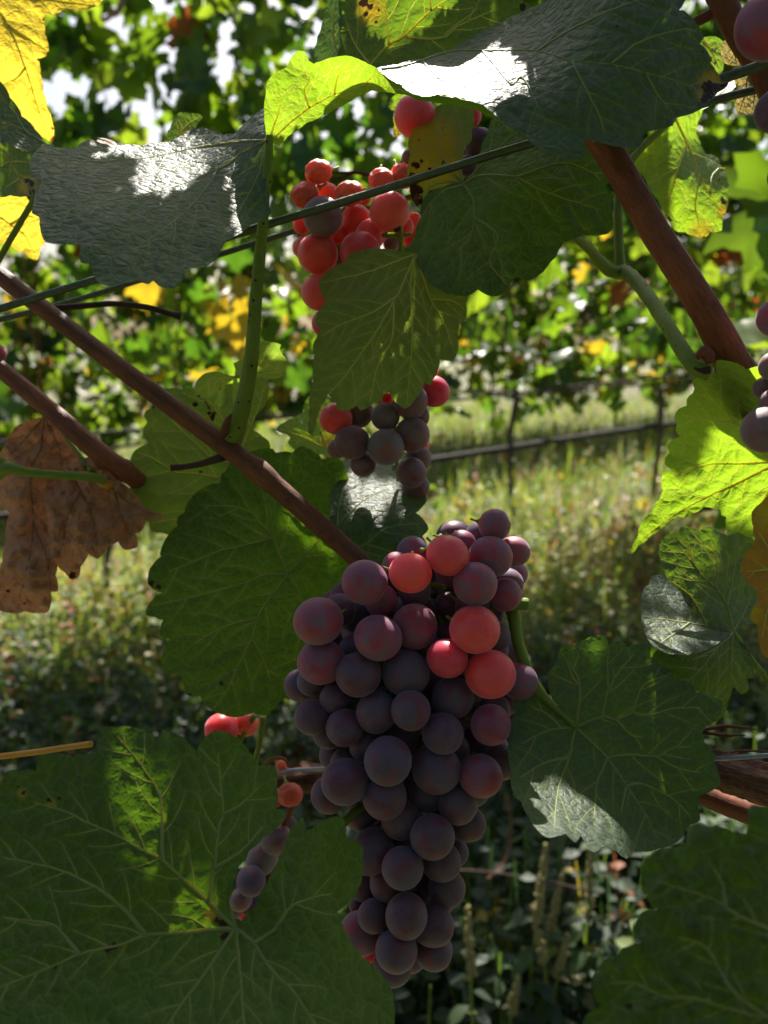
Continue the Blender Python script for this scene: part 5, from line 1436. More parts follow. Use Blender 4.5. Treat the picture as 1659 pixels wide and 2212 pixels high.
# leaf shape, place, turn (quaternion) and size of each overhead leaf
OVERHEAD = """
0 -0.0065 0.5888 1.5570 -0.584 0.082 -0.188 -0.785 0.572
0 -0.0748 0.7641 1.7154 0.883 -0.445 -0.101 -0.107 0.792
0 0.0829 0.7635 1.7927 0.055 0.045 0.291 0.954 0.907
4 0.0888 0.3438 1.4588 -0.773 0.093 -0.248 -0.576 0.659
0 -0.0474 0.8663 1.7695 -0.799 0.370 0.147 0.451 0.881
0 -0.0067 0.7669 1.6109 -0.088 0.163 0.434 0.882 0.446
3 0.0276 0.8525 1.7205 -0.071 -0.050 0.403 0.911 0.442
5 -0.0636 0.5534 1.5292 0.025 -0.056 0.519 0.853 0.136
0 -0.0752 0.3719 1.4976 0.512 -0.169 -0.539 -0.647 1.112
4 -0.0485 0.6294 1.6003 -0.045 0.032 0.424 0.904 0.114
2 0.0010 0.6691 1.6006 -0.212 0.126 -0.610 -0.753 0.454
1 -0.1180 0.8234 1.7004 -0.389 0.265 0.429 0.771 0.472
2 0.0738 0.8491 1.7610 0.851 -0.304 -0.225 -0.364 0.484
1 0.0443 0.7841 1.6503 -0.522 0.202 0.159 0.813 0.730
1 -0.0768 0.7555 1.7065 -0.103 0.238 0.525 0.810 0.824
0 0.0300 0.5766 1.6087 0.718 -0.185 -0.383 -0.551 0.281
3 -0.1141 0.8257 1.7040 -0.231 0.261 0.470 0.811 0.881
1 -0.0566 0.5597 1.5253 -0.338 0.103 0.271 0.895 0.179
5 0.1637 0.8648 1.7639 -0.680 0.456 -0.151 0.555 0.485
3 0.1053 0.6763 1.6064 0.890 -0.171 -0.233 -0.353 0.133
2 0.0292 0.7306 1.6615 0.225 0.018 -0.295 -0.928 0.132
1 -0.0914 0.4829 1.5544 -0.473 0.236 -0.403 -0.747 0.483
5 0.0673 0.4391 1.5380 -0.111 0.024 -0.434 -0.894 0.287
0 0.1039 0.6400 1.5585 -0.506 0.165 -0.286 -0.797 0.263
3 0.0281 0.4710 1.5377 -0.848 0.413 -0.269 -0.197 0.160
3 0.0346 0.6120 1.6123 -0.585 0.045 -0.159 -0.794 0.176
2 0.0366 0.5454 1.5328 0.840 -0.248 -0.361 -0.319 0.428
1 0.1280 0.7084 1.7017 0.130 -0.302 0.337 0.882 0.322
4 -0.1375 0.7825 1.6883 -0.857 0.270 -0.208 -0.386 0.740
4 0.1487 0.7530 1.6379 -0.842 0.265 -0.017 0.469 0.403
3 -0.0058 0.6931 1.5916 0.787 -0.159 0.011 0.597 0.171
4 -0.0112 1.0346 1.8819 0.553 -0.381 0.265 0.692 0.744
1 -0.1542 0.7541 1.6191 -0.444 0.195 0.108 0.868 0.754
2 0.0020 0.5865 1.6470 0.786 -0.356 0.060 0.501 0.160
1 0.0487 0.5925 1.6640 0.289 -0.178 0.288 0.896 0.162
3 -0.1226 0.8940 1.9115 -0.368 0.150 0.236 0.887 0.164
5 0.0930 0.6526 1.5735 -0.499 0.272 0.171 0.805 0.147
0 0.0816 0.9159 1.8081 -0.202 0.030 -0.456 -0.866 0.917
3 -0.0036 1.0530 1.8225 0.190 -0.300 0.291 0.888 0.665
4 0.0460 1.0200 1.8565 0.398 -0.088 -0.224 -0.885 0.874
3 0.1060 0.5994 1.5712 -0.761 0.203 -0.036 0.615 0.518
2 0.0387 0.5791 1.5964 -0.699 0.148 -0.384 -0.585 0.104
4 -0.0235 0.5848 1.5504 0.814 -0.247 -0.363 -0.381 0.133
1 -0.0254 0.6620 1.6322 0.723 -0.386 -0.340 -0.460 0.090
1 -0.0125 0.6924 1.6119 0.572 -0.436 0.189 0.668 0.287
2 -0.0340 0.5542 1.5346 -0.964 0.192 -0.178 0.048 0.162
3 -0.0584 0.4214 1.4771 -0.879 0.106 -0.228 -0.406 0.170
1 0.0096 0.5784 1.5814 -0.850 0.347 -0.249 -0.310 0.086
3 -0.0568 0.5622 1.5368 -0.299 0.290 0.366 0.832 0.090
2 -0.0459 0.5329 1.5164 0.031 -0.031 0.302 0.952 0.081
2 0.1221 0.8405 1.7525 0.606 -0.160 0.082 0.775 0.171
5 0.0648 0.7735 1.8538 -0.886 0.126 -0.110 0.432 0.187
0 -0.0635 0.5411 1.6101 0.931 -0.337 -0.093 -0.100 0.161
1 0.0404 0.6813 1.6042 -0.856 0.132 -0.153 -0.476 0.191
4 -0.0353 0.5436 1.6101 0.992 -0.109 -0.028 -0.054 0.111
4 0.1356 0.5604 1.6846 -0.845 0.176 0.059 0.501 0.734
5 0.1380 0.4858 1.5110 0.865 -0.275 -0.345 -0.239 0.112
4 0.0761 0.8461 1.9429 -0.057 0.083 0.481 0.871 0.191
2 -0.0345 0.8190 1.7940 0.517 -0.292 -0.408 -0.694 0.088
3 0.1287 0.6366 1.5719 -0.372 0.298 0.424 0.770 0.092
3 0.0348 0.7294 1.7457 0.915 -0.341 0.046 0.211 0.095
3 0.0002 0.8929 1.7693 0.595 -0.105 -0.319 -0.730 0.163
3 0.1125 0.4985 1.5200 0.530 -0.292 0.122 0.787 0.152
0 0.1435 0.6508 1.5612 0.338 -0.125 -0.508 -0.782 0.090
4 0.0389 1.0190 1.9688 -0.781 0.237 -0.258 -0.517 0.087
4 -0.0022 0.7218 1.6157 0.808 -0.542 -0.067 0.220 0.106
0 0.1048 0.6152 1.5504 -0.553 0.373 -0.519 -0.535 0.169
3 -0.0422 0.6432 1.6109 -0.142 -0.154 0.312 0.927 0.144
2 -0.1030 0.6306 1.6969 -0.022 0.080 0.414 0.907 0.280
2 -0.0320 0.7012 1.6887 0.956 -0.239 -0.114 0.129 0.100
3 0.0364 0.8781 1.8093 -0.792 0.366 0.129 0.472 0.103
5 -0.0317 0.9931 1.7318 -0.860 0.323 -0.140 0.370 0.168
1 0.0224 0.6916 1.6071 -0.011 -0.066 0.280 0.958 0.098
3 0.1288 0.5743 1.5935 -0.125 0.071 0.382 0.913 0.117
0 -0.0063 0.8282 1.6968 0.519 -0.207 0.295 0.775 0.259
0 0.0082 0.7701 1.6520 0.127 -0.044 0.263 0.955 0.089
4 0.0291 0.5265 1.5349 0.781 -0.348 0.111 0.506 0.158
4 0.1320 0.7719 1.7537 0.629 -0.071 -0.341 -0.694 0.139
2 0.0874 0.6287 1.5555 0.245 -0.084 0.181 0.949 0.087
3 0.0436 0.6371 1.5701 -0.522 0.444 0.169 0.709 0.080
4 0.0098 0.9363 1.8373 -0.208 0.232 0.280 0.908 0.133
0 0.1174 0.5224 1.5352 0.106 -0.060 0.468 0.875 0.259
3 -0.0554 0.4474 1.4993 -0.224 0.242 0.130 0.935 0.185
5 -0.1351 0.6937 1.7081 -0.677 0.018 -0.399 -0.618 0.134
3 0.1626 0.9768 1.8948 -0.897 0.053 -0.371 -0.235 0.084
1 0.0261 0.5981 1.6636 0.593 -0.345 0.242 0.686 0.103
4 0.1480 0.6642 1.5621 -0.498 0.345 -0.003 0.795 0.234
3 -0.0508 0.6260 1.6158 -0.102 0.139 0.105 0.979 0.100
4 -0.0632 0.5514 1.5386 0.683 -0.101 -0.198 -0.695 0.141
1 -0.0499 0.5501 1.5385 -0.034 0.218 0.250 0.943 0.115
5 0.0174 0.6323 1.6946 -0.718 0.497 -0.298 -0.385 0.117
4 -0.0143 0.6830 1.5855 0.054 0.276 0.328 0.902 0.184
3 0.0250 0.5787 1.5758 0.505 -0.300 0.311 0.747 0.087
1 0.0227 0.6691 1.5992 0.752 -0.028 -0.208 -0.625 0.086
5 -0.1483 0.5506 1.5547 -0.347 0.361 0.370 0.783 0.114
0 0.0989 0.6729 1.6048 -0.796 0.364 0.064 0.480 0.095
4 -0.1023 0.4348 1.4763 0.612 -0.337 -0.389 -0.600 0.101
5 -0.0735 0.4910 1.5589 0.165 -0.115 0.549 0.811 0.174
4 -0.0246 0.6201 1.6724 -0.115 0.075 -0.583 -0.801 0.103
4 0.1122 0.7717 1.6912 0.744 -0.120 -0.281 -0.594 0.119
5 0.1234 0.8485 1.7366 0.843 -0.399 -0.265 -0.245 0.477
0 -0.1376 0.6723 1.6932 0.337 -0.178 0.399 0.834 0.101
1 0.1165 0.5251 1.5273 -0.785 0.497 -0.293 -0.224 0.315
2 0.0871 0.7380 1.6647 -0.012 -0.207 0.086 0.974 0.111
4 -0.0277 0.6880 1.7403 0.326 -0.196 0.310 0.871 0.093
5 -0.1346 0.5397 1.5512 -0.684 0.526 0.191 0.467 0.187
4 0.0008 0.5118 1.5142 -0.736 0.449 0.232 0.452 0.090
3 0.0006 0.9141 1.8156 -0.127 0.352 0.415 0.829 0.102
4 0.0365 0.5015 1.5715 -0.541 0.314 0.266 0.733 0.081
5 0.0545 0.4472 1.5351 0.441 -0.183 -0.509 -0.716 0.171
4 0.1367 0.9532 1.8680 -0.372 0.088 -0.271 -0.883 0.101
2 -0.0024 0.4411 1.4963 -0.208 0.115 0.454 0.859 0.082
1 0.0116 0.4363 1.4919 0.427 -0.109 0.045 0.896 0.097
5 -0.0587 0.4688 1.5292 -0.937 0.206 -0.120 -0.254 0.170
3 0.0359 0.8691 1.7815 -0.479 0.431 0.248 0.723 0.115
0 -0.0352 0.7745 1.7331 0.684 -0.395 0.238 0.566 0.227
2 0.0305 0.4355 1.5024 0.924 -0.139 0.034 0.355 0.159
3 0.1023 0.4984 1.5680 -0.458 0.075 -0.464 -0.754 1.005
5 -0.0317 0.5613 1.6132 0.743 -0.618 0.112 0.232 0.095
1 0.1497 0.8640 1.8022 0.901 -0.170 -0.053 0.395 0.160
5 0.0214 0.6178 1.5725 0.785 -0.546 0.053 0.287 0.086
1 0.1171 0.6908 1.6363 -0.739 0.117 -0.319 -0.581 0.103
3 -0.0396 0.6060 1.5931 0.149 0.095 0.498 0.849 0.099
4 -0.0063 0.9222 1.8112 -0.284 0.182 -0.597 -0.728 0.143
0 0.0603 0.7096 1.6878 0.861 -0.447 0.025 0.239 0.167
0 0.1412 0.4769 1.4944 0.453 0.130 -0.005 0.882 0.167
1 0.0088 0.8236 1.7161 -0.925 0.082 -0.275 -0.248 0.138
2 -0.0317 0.5707 1.6220 0.163 0.006 -0.360 -0.919 0.083
4 0.0353 0.5301 1.5472 -0.758 0.369 0.071 0.533 0.135
4 0.0242 0.5878 1.5408 0.704 -0.202 0.039 0.680 0.149
4 -0.1427 0.5099 1.5205 0.789 -0.105 -0.029 0.605 0.129
0 -0.0002 0.4249 1.4742 -0.746 0.440 0.021 0.500 0.155
3 0.0512 0.6554 1.5933 -0.888 0.454 -0.048 -0.050 0.184
4 -0.0237 0.9833 1.7187 -0.716 0.130 0.024 0.686 0.279
5 0.0359 0.4075 1.4755 -0.287 0.418 0.255 0.824 0.152
2 0.0558 0.6925 1.6623 -0.076 -0.034 0.225 0.971 0.110
1 -0.0546 0.5032 1.5495 -0.701 0.292 0.144 0.635 0.087
3 -0.0847 0.5973 1.6493 -0.902 0.298 -0.182 -0.254 0.094
4 0.1071 0.6642 1.6004 0.703 -0.242 -0.328 -0.583 0.089
1 -0.1274 0.5731 1.5610 0.635 -0.541 0.097 0.542 0.457
5 -0.0286 0.7134 1.7315 0.529 -0.280 -0.389 -0.701 0.321
2 0.0271 0.6833 1.5804 -0.660 0.428 -0.465 -0.406 0.091
3 0.0345 0.7052 1.6577 0.689 -0.154 0.113 0.699 0.146
1 0.0677 0.8275 1.7885 0.423 -0.087 -0.316 -0.845 0.098
5 -0.0467 0.6261 1.5966 -0.728 0.506 0.021 0.463 0.108
3 0.1620 0.9227 1.8783 -0.663 0.248 -0.250 -0.661 0.119
1 0.0026 0.7413 1.6572 -0.330 -0.108 -0.493 -0.798 0.133
2 0.1313 0.6613 1.6257 -0.958 0.224 -0.134 -0.119 0.091
4 0.0115 0.8148 1.8829 0.787 -0.473 0.055 0.393 0.106
2 0.0047 0.6510 1.5719 -0.832 0.528 -0.146 -0.088 0.086
4 0.1405 0.8305 1.8124 0.207 -0.119 0.423 0.874 0.142
3 0.1410 0.7926 1.6609 -0.222 0.258 0.370 0.865 0.470
5 0.1560 0.7454 1.6659 -0.826 0.253 -0.409 -0.292 0.088
0 -0.1255 0.5882 1.5436 -0.872 0.448 -0.164 -0.112 0.448
1 -0.0385 0.6095 1.5506 0.864 -0.229 -0.187 -0.408 0.087
5 0.0072 0.8035 1.6979 0.042 0.166 0.270 0.948 0.107
4 0.1670 0.8797 1.8373 -0.021 0.264 0.248 0.932 0.130
1 0.0262 0.5813 1.6143 -0.704 0.466 0.009 0.536 0.102
5 0.0510 0.3554 1.4570 0.151 0.259 0.533 0.791 0.089
4 -0.0187 0.7392 1.6240 0.285 -0.063 -0.238 -0.926 0.113
2 -0.0003 0.7177 1.6184 -0.917 0.344 -0.199 0.026 0.082
2 0.0332 0.7632 1.6863 0.409 -0.384 0.498 0.661 0.102
0 -0.0363 0.6613 1.6207 -0.382 0.295 0.416 0.771 0.090
3 0.0248 0.6545 1.6503 -0.606 0.384 0.093 0.690 0.093
1 -0.0439 0.4956 1.5526 -0.636 0.604 -0.350 -0.331 0.117
1 0.0497 0.5049 1.5885 -0.277 0.035 -0.535 -0.797 0.075
0 0.0312 0.8259 1.9221 -0.867 0.287 -0.181 0.366 0.066
1 0.1458 0.7068 1.6160 -0.685 0.341 -0.343 -0.545 0.115
4 0.1508 0.7010 1.6533 0.436 -0.171 0.003 0.883 0.096
1 0.1432 0.6413 1.6800 0.594 -0.183 -0.347 -0.702 0.065
1 -0.0615 0.8044 1.8727 -0.328 0.097 0.179 0.922 0.074
5 -0.0248 0.6165 1.5786 0.919 -0.389 -0.055 -0.041 0.065
4 -0.0199 0.5586 1.5973 0.083 -0.249 0.391 0.882 0.117
1 -0.0276 0.7549 1.8281 0.536 0.003 -0.328 -0.778 0.133
5 0.0443 0.4969 1.5741 0.097 0.126 0.245 0.956 0.077
5 0.1527 1.0263 1.9671 -0.880 0.457 -0.089 0.095 0.086
1 -0.0315 0.7032 1.6650 -0.981 0.059 -0.184 0.005 0.093
2 0.0102 0.5677 1.5600 -0.806 0.575 0.035 0.137 0.065
0 0.0164 0.5173 1.5384 -0.232 0.018 -0.478 -0.847 0.175
1 -0.0085 0.5058 1.5567 -0.268 0.410 0.119 0.864 0.093
2 -0.0013 0.8754 1.7731 -0.122 0.131 0.159 0.971 0.070
1 0.0460 0.7075 1.6565 -0.373 0.483 0.291 0.737 0.065
1 -0.0342 0.7429 1.7437 -0.856 0.176 -0.249 -0.416 0.211
3 0.1019 0.7027 1.6343 -0.068 0.217 0.491 0.841 0.088
3 0.0049 0.9151 1.7986 0.172 0.099 0.232 0.952 0.064
5 0.1234 0.5842 1.5405 0.648 -0.121 -0.168 -0.733 0.095
3 -0.0131 0.4169 1.4776 -0.602 0.339 0.228 0.686 0.081
1 -0.0327 0.5678 1.5367 -0.360 0.409 0.266 0.795 0.074
4 0.0081 0.6802 1.5758 -0.943 0.147 -0.250 -0.163 0.078
5 0.0181 0.7651 1.6571 0.811 -0.580 0.022 0.072 0.068
4 -0.0129 0.7584 1.6611 -0.604 0.276 -0.483 -0.570 0.117
2 0.1264 0.6621 1.5691 -0.440 0.306 0.236 0.810 0.070
4 -0.0007 0.8271 1.6884 -0.276 0.315 0.277 0.865 0.305
4 0.1076 0.7912 1.7314 -0.411 -0.112 -0.325 -0.845 0.118
1 -0.0951 0.9416 1.9369 -0.826 0.557 -0.066 0.055 0.238
1 -0.1585 0.9909 1.9282 -0.821 0.425 -0.144 0.352 0.132
1 -0.0357 0.8370 1.8984 0.103 -0.288 0.308 0.901 0.145
0 0.0233 0.7620 1.7150 0.001 0.015 0.303 0.953 0.070
0 0.0491 0.6750 1.7579 0.737 -0.435 -0.403 -0.324 0.094
5 -0.0117 0.7259 1.6307 -0.872 0.329 0.022 0.363 0.178
1 -0.0499 0.8872 1.7907 0.941 -0.322 -0.101 0.028 0.121
0 0.1130 0.9212 1.8742 0.734 -0.330 -0.109 0.583 0.103
0 0.1400 0.6259 1.5727 0.528 -0.121 -0.003 0.840 0.088
2 -0.0195 0.9175 1.8840 -0.454 0.234 -0.465 -0.723 0.114
1 0.1131 0.7085 1.6182 -0.116 -0.187 0.320 0.921 0.197
3 -0.1145 0.4591 1.5104 0.192 -0.165 0.178 0.951 0.081
2 -0.0042 0.5060 1.5709 0.712 -0.576 0.001 0.402 0.098
2 -0.0439 0.5667 1.5373 -0.967 0.177 -0.181 0.016 0.079
1 0.1417 0.7615 1.6701 -0.940 0.301 -0.154 -0.050 0.093
5 0.1767 0.7509 1.6333 -0.033 -0.165 0.481 0.860 0.160
2 0.0244 0.6849 1.6707 -0.886 0.203 0.001 0.416 0.069
4 -0.0463 0.6513 1.6607 0.693 -0.410 -0.495 -0.326 0.256
0 0.1408 0.6993 1.6125 -0.430 0.395 0.498 0.642 0.066
3 -0.0338 0.5703 1.5428 -0.939 0.218 -0.240 -0.115 0.117
4 -0.0678 0.5290 1.5511 -0.632 0.431 0.206 0.610 0.088
2 0.0379 0.7559 1.8285 0.733 -0.316 0.169 0.578 0.096
1 -0.1095 0.5224 1.5831 0.807 -0.198 -0.222 -0.510 0.070
1 0.1143 0.5406 1.5919 -0.691 0.311 0.101 0.644 0.111
5 0.1335 0.6422 1.5762 0.212 -0.006 -0.585 -0.783 0.136
1 0.0552 0.7905 1.7416 0.744 -0.351 -0.311 -0.476 0.071
3 0.0376 0.7153 1.6327 -0.808 0.308 0.046 0.501 0.099
4 0.1553 0.8171 1.8453 0.132 0.129 0.421 0.888 0.069
2 -0.0154 0.8184 1.8656 -0.825 0.566 -0.011 0.006 0.130
2 -0.0768 0.6628 1.7233 -0.844 0.455 0.044 0.280 0.188
3 -0.0585 0.5078 1.5369 -0.078 0.196 0.624 0.752 0.108
0 -0.0307 1.0278 1.7641 -0.935 0.298 -0.180 -0.072 0.105
0 -0.0302 0.5102 1.5658 -0.575 0.528 -0.436 -0.448 0.087
3 -0.0935 0.5825 1.5735 -0.560 0.415 0.379 0.609 0.115
4 0.1368 0.5263 1.5597 -0.126 -0.107 -0.643 -0.748 0.072
0 -0.0848 0.5336 1.5799 0.967 -0.101 0.002 0.235 0.101
4 0.0194 0.5207 1.5353 0.837 -0.203 -0.006 0.508 0.078
5 0.1320 0.6933 1.6522 0.536 -0.144 0.008 0.832 0.069
2 0.0260 0.6492 1.6823 -0.827 0.207 -0.407 -0.328 0.077
1 0.0190 0.8374 1.6433 -0.952 0.207 -0.081 -0.211 0.187
2 -0.0073 0.5580 1.5774 -0.904 0.419 -0.076 -0.026 0.078
4 0.0129 0.6508 1.5727 -0.616 0.158 0.149 0.758 0.091
0 0.0195 0.7933 1.6893 -0.852 0.410 0.080 0.317 0.099
0 0.0572 0.7658 1.7225 -0.643 0.177 -0.402 -0.627 0.073
2 0.0364 0.6273 1.5574 -0.550 0.158 0.158 0.805 0.089
1 0.0064 0.9845 1.7914 -0.006 0.375 0.366 0.852 0.186
0 -0.0054 0.9379 1.8481 0.818 -0.539 -0.152 -0.129 0.111
3 0.0321 0.5089 1.5239 -0.430 0.085 -0.579 -0.688 0.110
5 0.0211 0.7903 1.8315 0.534 -0.132 -0.256 -0.795 0.184
2 0.0907 0.9875 1.8428 0.954 -0.208 -0.157 -0.147 0.137
3 -0.0331 1.0486 1.8237 -0.871 0.381 -0.275 -0.140 0.132
1 0.0463 0.9082 1.8559 -0.735 0.304 -0.455 -0.400 0.067
5 0.0196 0.7627 1.7209 0.020 -0.157 0.527 0.835 0.064
1 0.0164 0.6196 1.5607 -0.962 0.108 -0.062 -0.243 0.065
3 -0.0324 0.4088 1.4679 -0.347 0.187 0.322 0.861 0.077
2 0.0065 0.6553 1.5762 0.337 0.134 0.205 0.909 0.095
4 -0.0269 1.0229 1.7498 -0.611 0.523 0.092 0.587 0.115
0 0.0244 0.7076 1.6393 0.407 -0.142 -0.449 -0.783 0.065
3 -0.0500 0.4446 1.4978 -0.469 -0.244 0.376 0.761 0.195
2 0.1569 0.5179 1.5205 0.834 -0.289 -0.095 0.460 0.096
0 -0.0725 0.7101 1.7618 0.888 -0.240 -0.272 -0.283 0.078
2 -0.0599 0.5892 1.5684 0.893 -0.129 -0.254 -0.349 0.093
2 0.1265 0.6347 1.5711 -0.400 0.439 0.354 0.722 0.066
4 0.0859 0.6609 1.5882 0.923 -0.361 -0.037 0.127 0.098
4 0.0280 0.6355 1.5770 -0.502 -0.054 -0.453 -0.735 0.066
0 0.1371 0.6806 1.6077 0.574 -0.399 0.021 0.715 0.101
1 0.1298 0.7523 1.6599 -0.042 -0.067 0.022 0.997 0.079
0 -0.0480 0.5553 1.5220 -0.922 0.145 -0.118 -0.340 0.137
5 -0.0486 0.5713 1.5566 0.245 0.084 0.110 0.960 0.067
5 0.1570 0.6812 1.6384 0.095 0.168 0.541 0.819 0.114
5 0.1295 0.6136 1.5794 -0.142 -0.140 0.435 0.878 0.103
0 -0.0473 0.7960 1.7729 0.869 -0.485 -0.060 0.076 0.246
3 -0.0736 0.4764 1.4996 -0.767 0.637 -0.073 -0.017 0.064
5 0.0175 0.5390 1.5508 -0.279 0.160 0.041 0.946 0.068
1 0.1283 1.0336 1.9764 -0.692 0.235 -0.088 0.677 0.090
0 -0.1635 0.5897 1.5605 0.889 -0.232 -0.216 -0.329 0.113
4 -0.0229 0.4515 1.5140 0.049 0.048 0.552 0.831 0.072
5 0.0233 0.7401 1.7118 -0.202 0.004 -0.436 -0.877 0.086
1 0.1302 0.7260 1.6301 0.491 -0.479 0.385 0.617 0.072
1 0.0248 0.6942 1.6059 0.871 -0.085 0.042 0.483 0.077
4 0.0123 0.6133 1.6194 0.598 -0.390 0.313 0.627 0.073
3 -0.0083 0.7082 1.5854 0.853 -0.383 -0.264 -0.235 0.077
0 0.0229 0.6458 1.7107 -0.787 0.594 0.013 0.166 0.096
4 0.0022 0.7028 1.6243 0.492 -0.117 -0.283 -0.815 0.139
2 0.0111 0.9097 1.8229 0.614 -0.537 0.153 0.557 0.070
1 0.0234 0.5737 1.5502 0.555 -0.007 -0.477 -0.682 0.100
4 0.0313 0.6779 1.5993 -0.235 0.332 0.153 0.900 0.141
1 0.0535 0.7882 1.7527 0.865 -0.490 -0.094 -0.058 0.080
1 0.0030 0.8875 1.7854 -0.310 0.043 0.088 0.946 0.108
0 0.0392 0.7882 1.7227 -0.858 0.488 -0.155 0.041 0.066
5 0.0312 0.7645 1.8270 -0.853 0.467 -0.214 -0.094 0.262
4 -0.0123 0.9109 1.8078 -0.231 0.061 0.093 0.967 0.077
3 0.0328 0.3973 1.4671 0.885 -0.234 -0.288 -0.281 0.127
0 -0.1467 0.5796 1.5879 -0.916 0.264 -0.054 0.298 0.096
2 -0.0521 0.4406 1.4965 -0.686 0.190 -0.239 -0.661 0.176
4 -0.0358 0.6196 1.6025 -0.914 0.397 -0.080 0.035 0.079
1 -0.1466 0.5588 1.5767 -0.527 -0.098 -0.424 -0.730 0.065
2 0.1463 0.6674 1.7000 -0.146 0.110 0.492 0.851 0.114
4 0.1598 0.5426 1.5277 0.843 -0.332 -0.178 -0.383 0.092
1 -0.0686 0.4663 1.4867 0.874 -0.129 0.027 0.467 0.117
5 0.0180 0.6227 1.5532 -0.983 0.088 -0.057 -0.153 0.067
0 -0.0645 0.6147 1.6848 0.090 -0.063 -0.606 -0.787 0.181
4 -0.1442 0.6375 1.6395 0.900 -0.401 0.049 0.166 0.075
5 0.1289 0.6737 1.6087 0.973 -0.129 -0.188 -0.034 0.065
3 0.0338 0.4268 1.5024 -0.777 0.426 -0.046 0.461 0.066
5 0.1319 0.6696 1.5727 0.614 -0.244 -0.047 0.749 0.070
4 0.0095 0.6900 1.5713 -0.926 0.225 -0.278 -0.124 0.166
4 0.0585 0.7013 1.7908 -0.000 -0.184 0.254 0.949 0.090
3 0.0486 0.3828 1.4779 -0.522 0.528 0.280 0.609 0.069
0 0.1582 0.8111 1.7702 0.883 -0.454 -0.113 0.018 0.071
1 -0.0476 0.6118 1.6643 -0.750 0.329 0.010 0.574 0.101
3 0.0712 0.8258 1.7707 0.712 -0.217 0.176 0.645 0.074
5 0.1233 0.7518 1.6618 0.693 -0.148 0.061 0.703 0.109
3 -0.0773 0.5131 1.5379 -0.118 0.150 0.361 0.913 0.070
4 -0.0356 0.6067 1.5643 -0.887 0.392 -0.244 -0.015 0.075
0 0.0011 0.4173 1.4726 0.156 -0.256 0.166 0.940 0.090
2 0.1140 0.7194 1.6550 -0.826 0.345 -0.302 -0.329 0.083
1 0.0259 0.6508 1.5919 0.643 -0.395 -0.533 -0.381 0.075
0 0.1286 0.6623 1.5912 -0.719 0.023 -0.134 -0.681 0.070
4 -0.1309 0.8342 1.8526 -0.737 0.338 0.075 0.581 0.163
5 0.1574 1.0669 1.9698 0.871 -0.322 0.096 0.359 0.065
1 0.0204 0.6461 1.5723 0.857 -0.231 -0.274 -0.370 0.073
5 0.0158 0.4793 1.5630 0.725 -0.537 0.147 0.406 0.073
0 -0.0320 0.6351 1.6837 0.760 -0.486 -0.269 -0.338 0.137
3 -0.0293 0.6003 1.5665 -0.030 0.269 0.384 0.883 0.094
0 0.1617 0.6671 1.6390 -0.071 0.334 0.304 0.889 0.079
4 -0.0459 0.7253 1.7199 0.071 -0.061 0.332 0.938 0.079
3 0.0015 0.6854 1.5942 0.832 -0.504 -0.106 0.206 0.065
0 0.1368 0.5053 1.5252 -0.778 0.102 -0.370 -0.497 0.077
3 0.0082 0.5190 1.5110 0.793 -0.183 -0.412 -0.409 0.081
4 0.0930 0.6499 1.5718 -0.776 0.247 -0.179 -0.553 0.187
"""
for row in OVERHEAD.strip().split('\n'):
    r = [float(t) for t in row.split()]
    o = bpy.data.objects.new('leaf', OMESH[int(r[0])])
    COL.objects.link(o)
    o.parent = shade_root
    o.location = np.array(r[1:4]) - np.array(shade_root.location)
    o.rotation_mode = 'QUATERNION'
    o.rotation_quaternion = r[4:8]
    o.scale = (r[8],) * 3
for k in range(5):
    a = P(200 + 330 * k, -1700, .62)
    V, Fc, U = tube_data(spline([a + np.array([-.15, .05, .0]), a + np.array([0, .08, .12]), a + np.array([.1, .1, .4])], 10), .003, 6)
    mesh_obj('shoot', V, Fc, M['cane'], shade_root, uv=U)

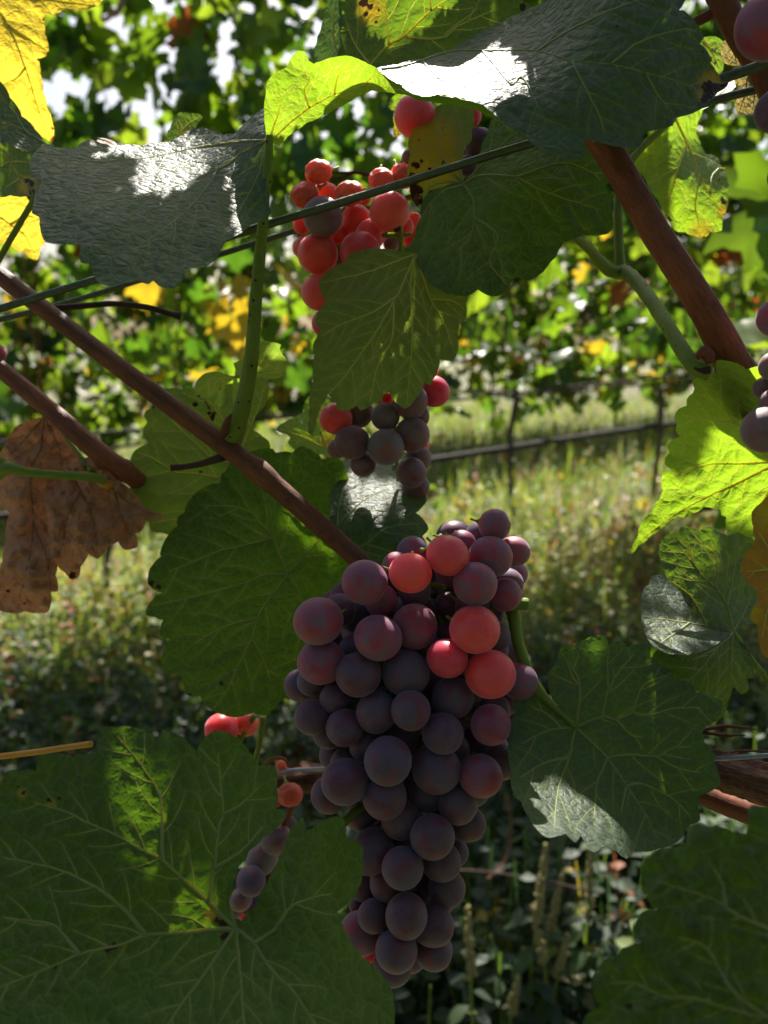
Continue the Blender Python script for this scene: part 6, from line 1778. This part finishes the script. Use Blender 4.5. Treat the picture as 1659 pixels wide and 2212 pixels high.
# ------------------------------------------------------------------ single weeds standing out at the lower right
def amaranth(u, v, h, label, seed, spike=True, bend=0.0, group='seeding weeds'):
    """a weed sighted at its top (u, v); stands on the ground"""
    r_ = np.random.default_rng(seed)
    # distance at which a plant of height h reaches that sight line
    best = min(np.linspace(.9, 4.5, 200), key=lambda d: abs(P(u, v, d)[2] - h))
    tp = P(u, v, best)
    g = gz(tp[0], tp[1])
    base = np.array([tp[0] + bend, tp[1], g])
    root = empty('weed', base, label, 'weed', group)
    pts = spline([base, base * .5 + tp * .5 + [r_.normal(0, .01), 0, 0], tp], 12)
    tube('stem', pts, [.003, .0022, .001], M['petiole'], root, 6)
    if spike:
        parts = []
        for k in range(70):
            t = .62 + .38 * (k / 70)
            c = pts[0] * 0 + np.array([np.interp(t * 11, np.arange(12), pts[:, j]) for j in range(3)])
            a = r_.uniform(0, 6.28)
            rr = .011 * (1.1 - (t - .6) * 2.0)
            e = c + np.array([math.cos(a), math.sin(a), r_.uniform(-.1, .8)]) * rr
            parts.append(tube_data(np.array([c, (c + e) / 2 + [0, 0, .001], e]), [.0022, .0042, .0012], 5))
        V, Fc, U = join_data(parts)
        mesh_obj('seed_spike', V, Fc, M['seed'], root, uv=U)
    for k in range(7):
        t = .2 + .5 * k / 7
        c = np.array([np.interp(t * 11, np.arange(12), pts[:, j]) for j in range(3)])
        a = k * 2.4 + r_.uniform(0, 1)
        L = r_.uniform(.035, .065)
        dv = np.array([math.cos(a), math.sin(a), r_.uniform(-.5, .3)])
        dv /= np.linalg.norm(dv)
        sd = np.array([-math.sin(a), math.cos(a), 0]) * L * .24
        rows = [(0, .02), (.12, .05), (.35, .9), (.55, 1), (.8, .6), (1, .02)]
        V, Fc = [], []
        for (q_, w_) in rows:
            m_ = c + dv * L * q_ + np.array([0, 0, -L * .35 * q_ * q_])
            V += [m_ - sd * w_ + [0, 0, .002 * w_], m_, m_ + sd * w_ + [0, 0, .002 * w_]]
        for j in range(5):
            Fc += [(3 * j, 3 * j + 1, 3 * j + 4, 3 * j + 3), (3 * j + 1, 3 * j + 2, 3 * j + 5, 3 * j + 4)]
        mesh_obj('leaf', V, Fc, GM[[0, 1, 1, 2][k % 4]], root)
    return root


M['seed'] = stem_mat('weed seed', (.34, .28, .11), (.22, .20, .08), rough=.9)
for k, (u, v, h, lab, sp_) in enumerate([
        (1180, 1825, .50, 'tall seeding weed with a brown spike, just below the silvery leaf edge', True),
        (1275, 1835, .48, 'seeding weed with a yellowish spike, between the silvery leaf and the blurred corner leaf', True),
        (1010, 1960, .46, 'bushy weed with pale flower heads beside the lowest grapes', True),
        (1228, 2020, .34, 'short weed with knobbly pale seed stalk at the bottom, left of the corner leaf', True),
        (1120, 2110, .30, 'low weed with a thin seed stalk near the bottom edge', True),
        (1150, 1960, .40, 'slender brown spiked weed between the two taller ones', True),
        (1215, 1890, .42, 'weed with drooping pale leaves in the middle of the lower right gap', True),
        (930, 2130, .30, 'leafy weed directly under the tip of the main cluster', False),
        (1060, 2020, .36, 'weed with long drooping grey green leaves at lower centre', False),
        (165, 1290, .52, 'upright yellow green weed in the sun beside the bare trunk at left', False),
        (60, 1400, .42, 'sunlit weed with broad leaves at the left edge', False),
        (275, 1340, .45, 'lit leafy weed left of the large dark leaf', False),
        (1150, 1330, .50, 'sunny lime weed right of the main cluster', False),
        (1330, 1290, .48, 'weed with a dry brown top in the sunny strip at right', True)]):
    amaranth(u, v, h, lab, 300 + k, sp_, bend=.02 * ((k % 3) - 1))
tw = tube('weed_runner', PA(spline([(880, 1885, 1.45), (1000, 1880, 1.4), (1130, 1895, 1.38), (1300, 1930, 1.34)], 30)), .0018, M['twig'], None, 6, origin=P(880, 1885, 1.45))
tag(tw, 'long thin green runner lying across the weeds at lower right', 'stem')
tw = tube('weed_runner', PA(spline([(1095, 1720, 1.5), (1105, 1800, 1.48), (1085, 1870, 1.45), (1050, 1900, 1.42)], 24)), .0016, M['cane_red'], None, 6, origin=P(1095, 1720, 1.5))
tag(tw, 'thin reddish tendril curling down right of the main cluster', 'stem')
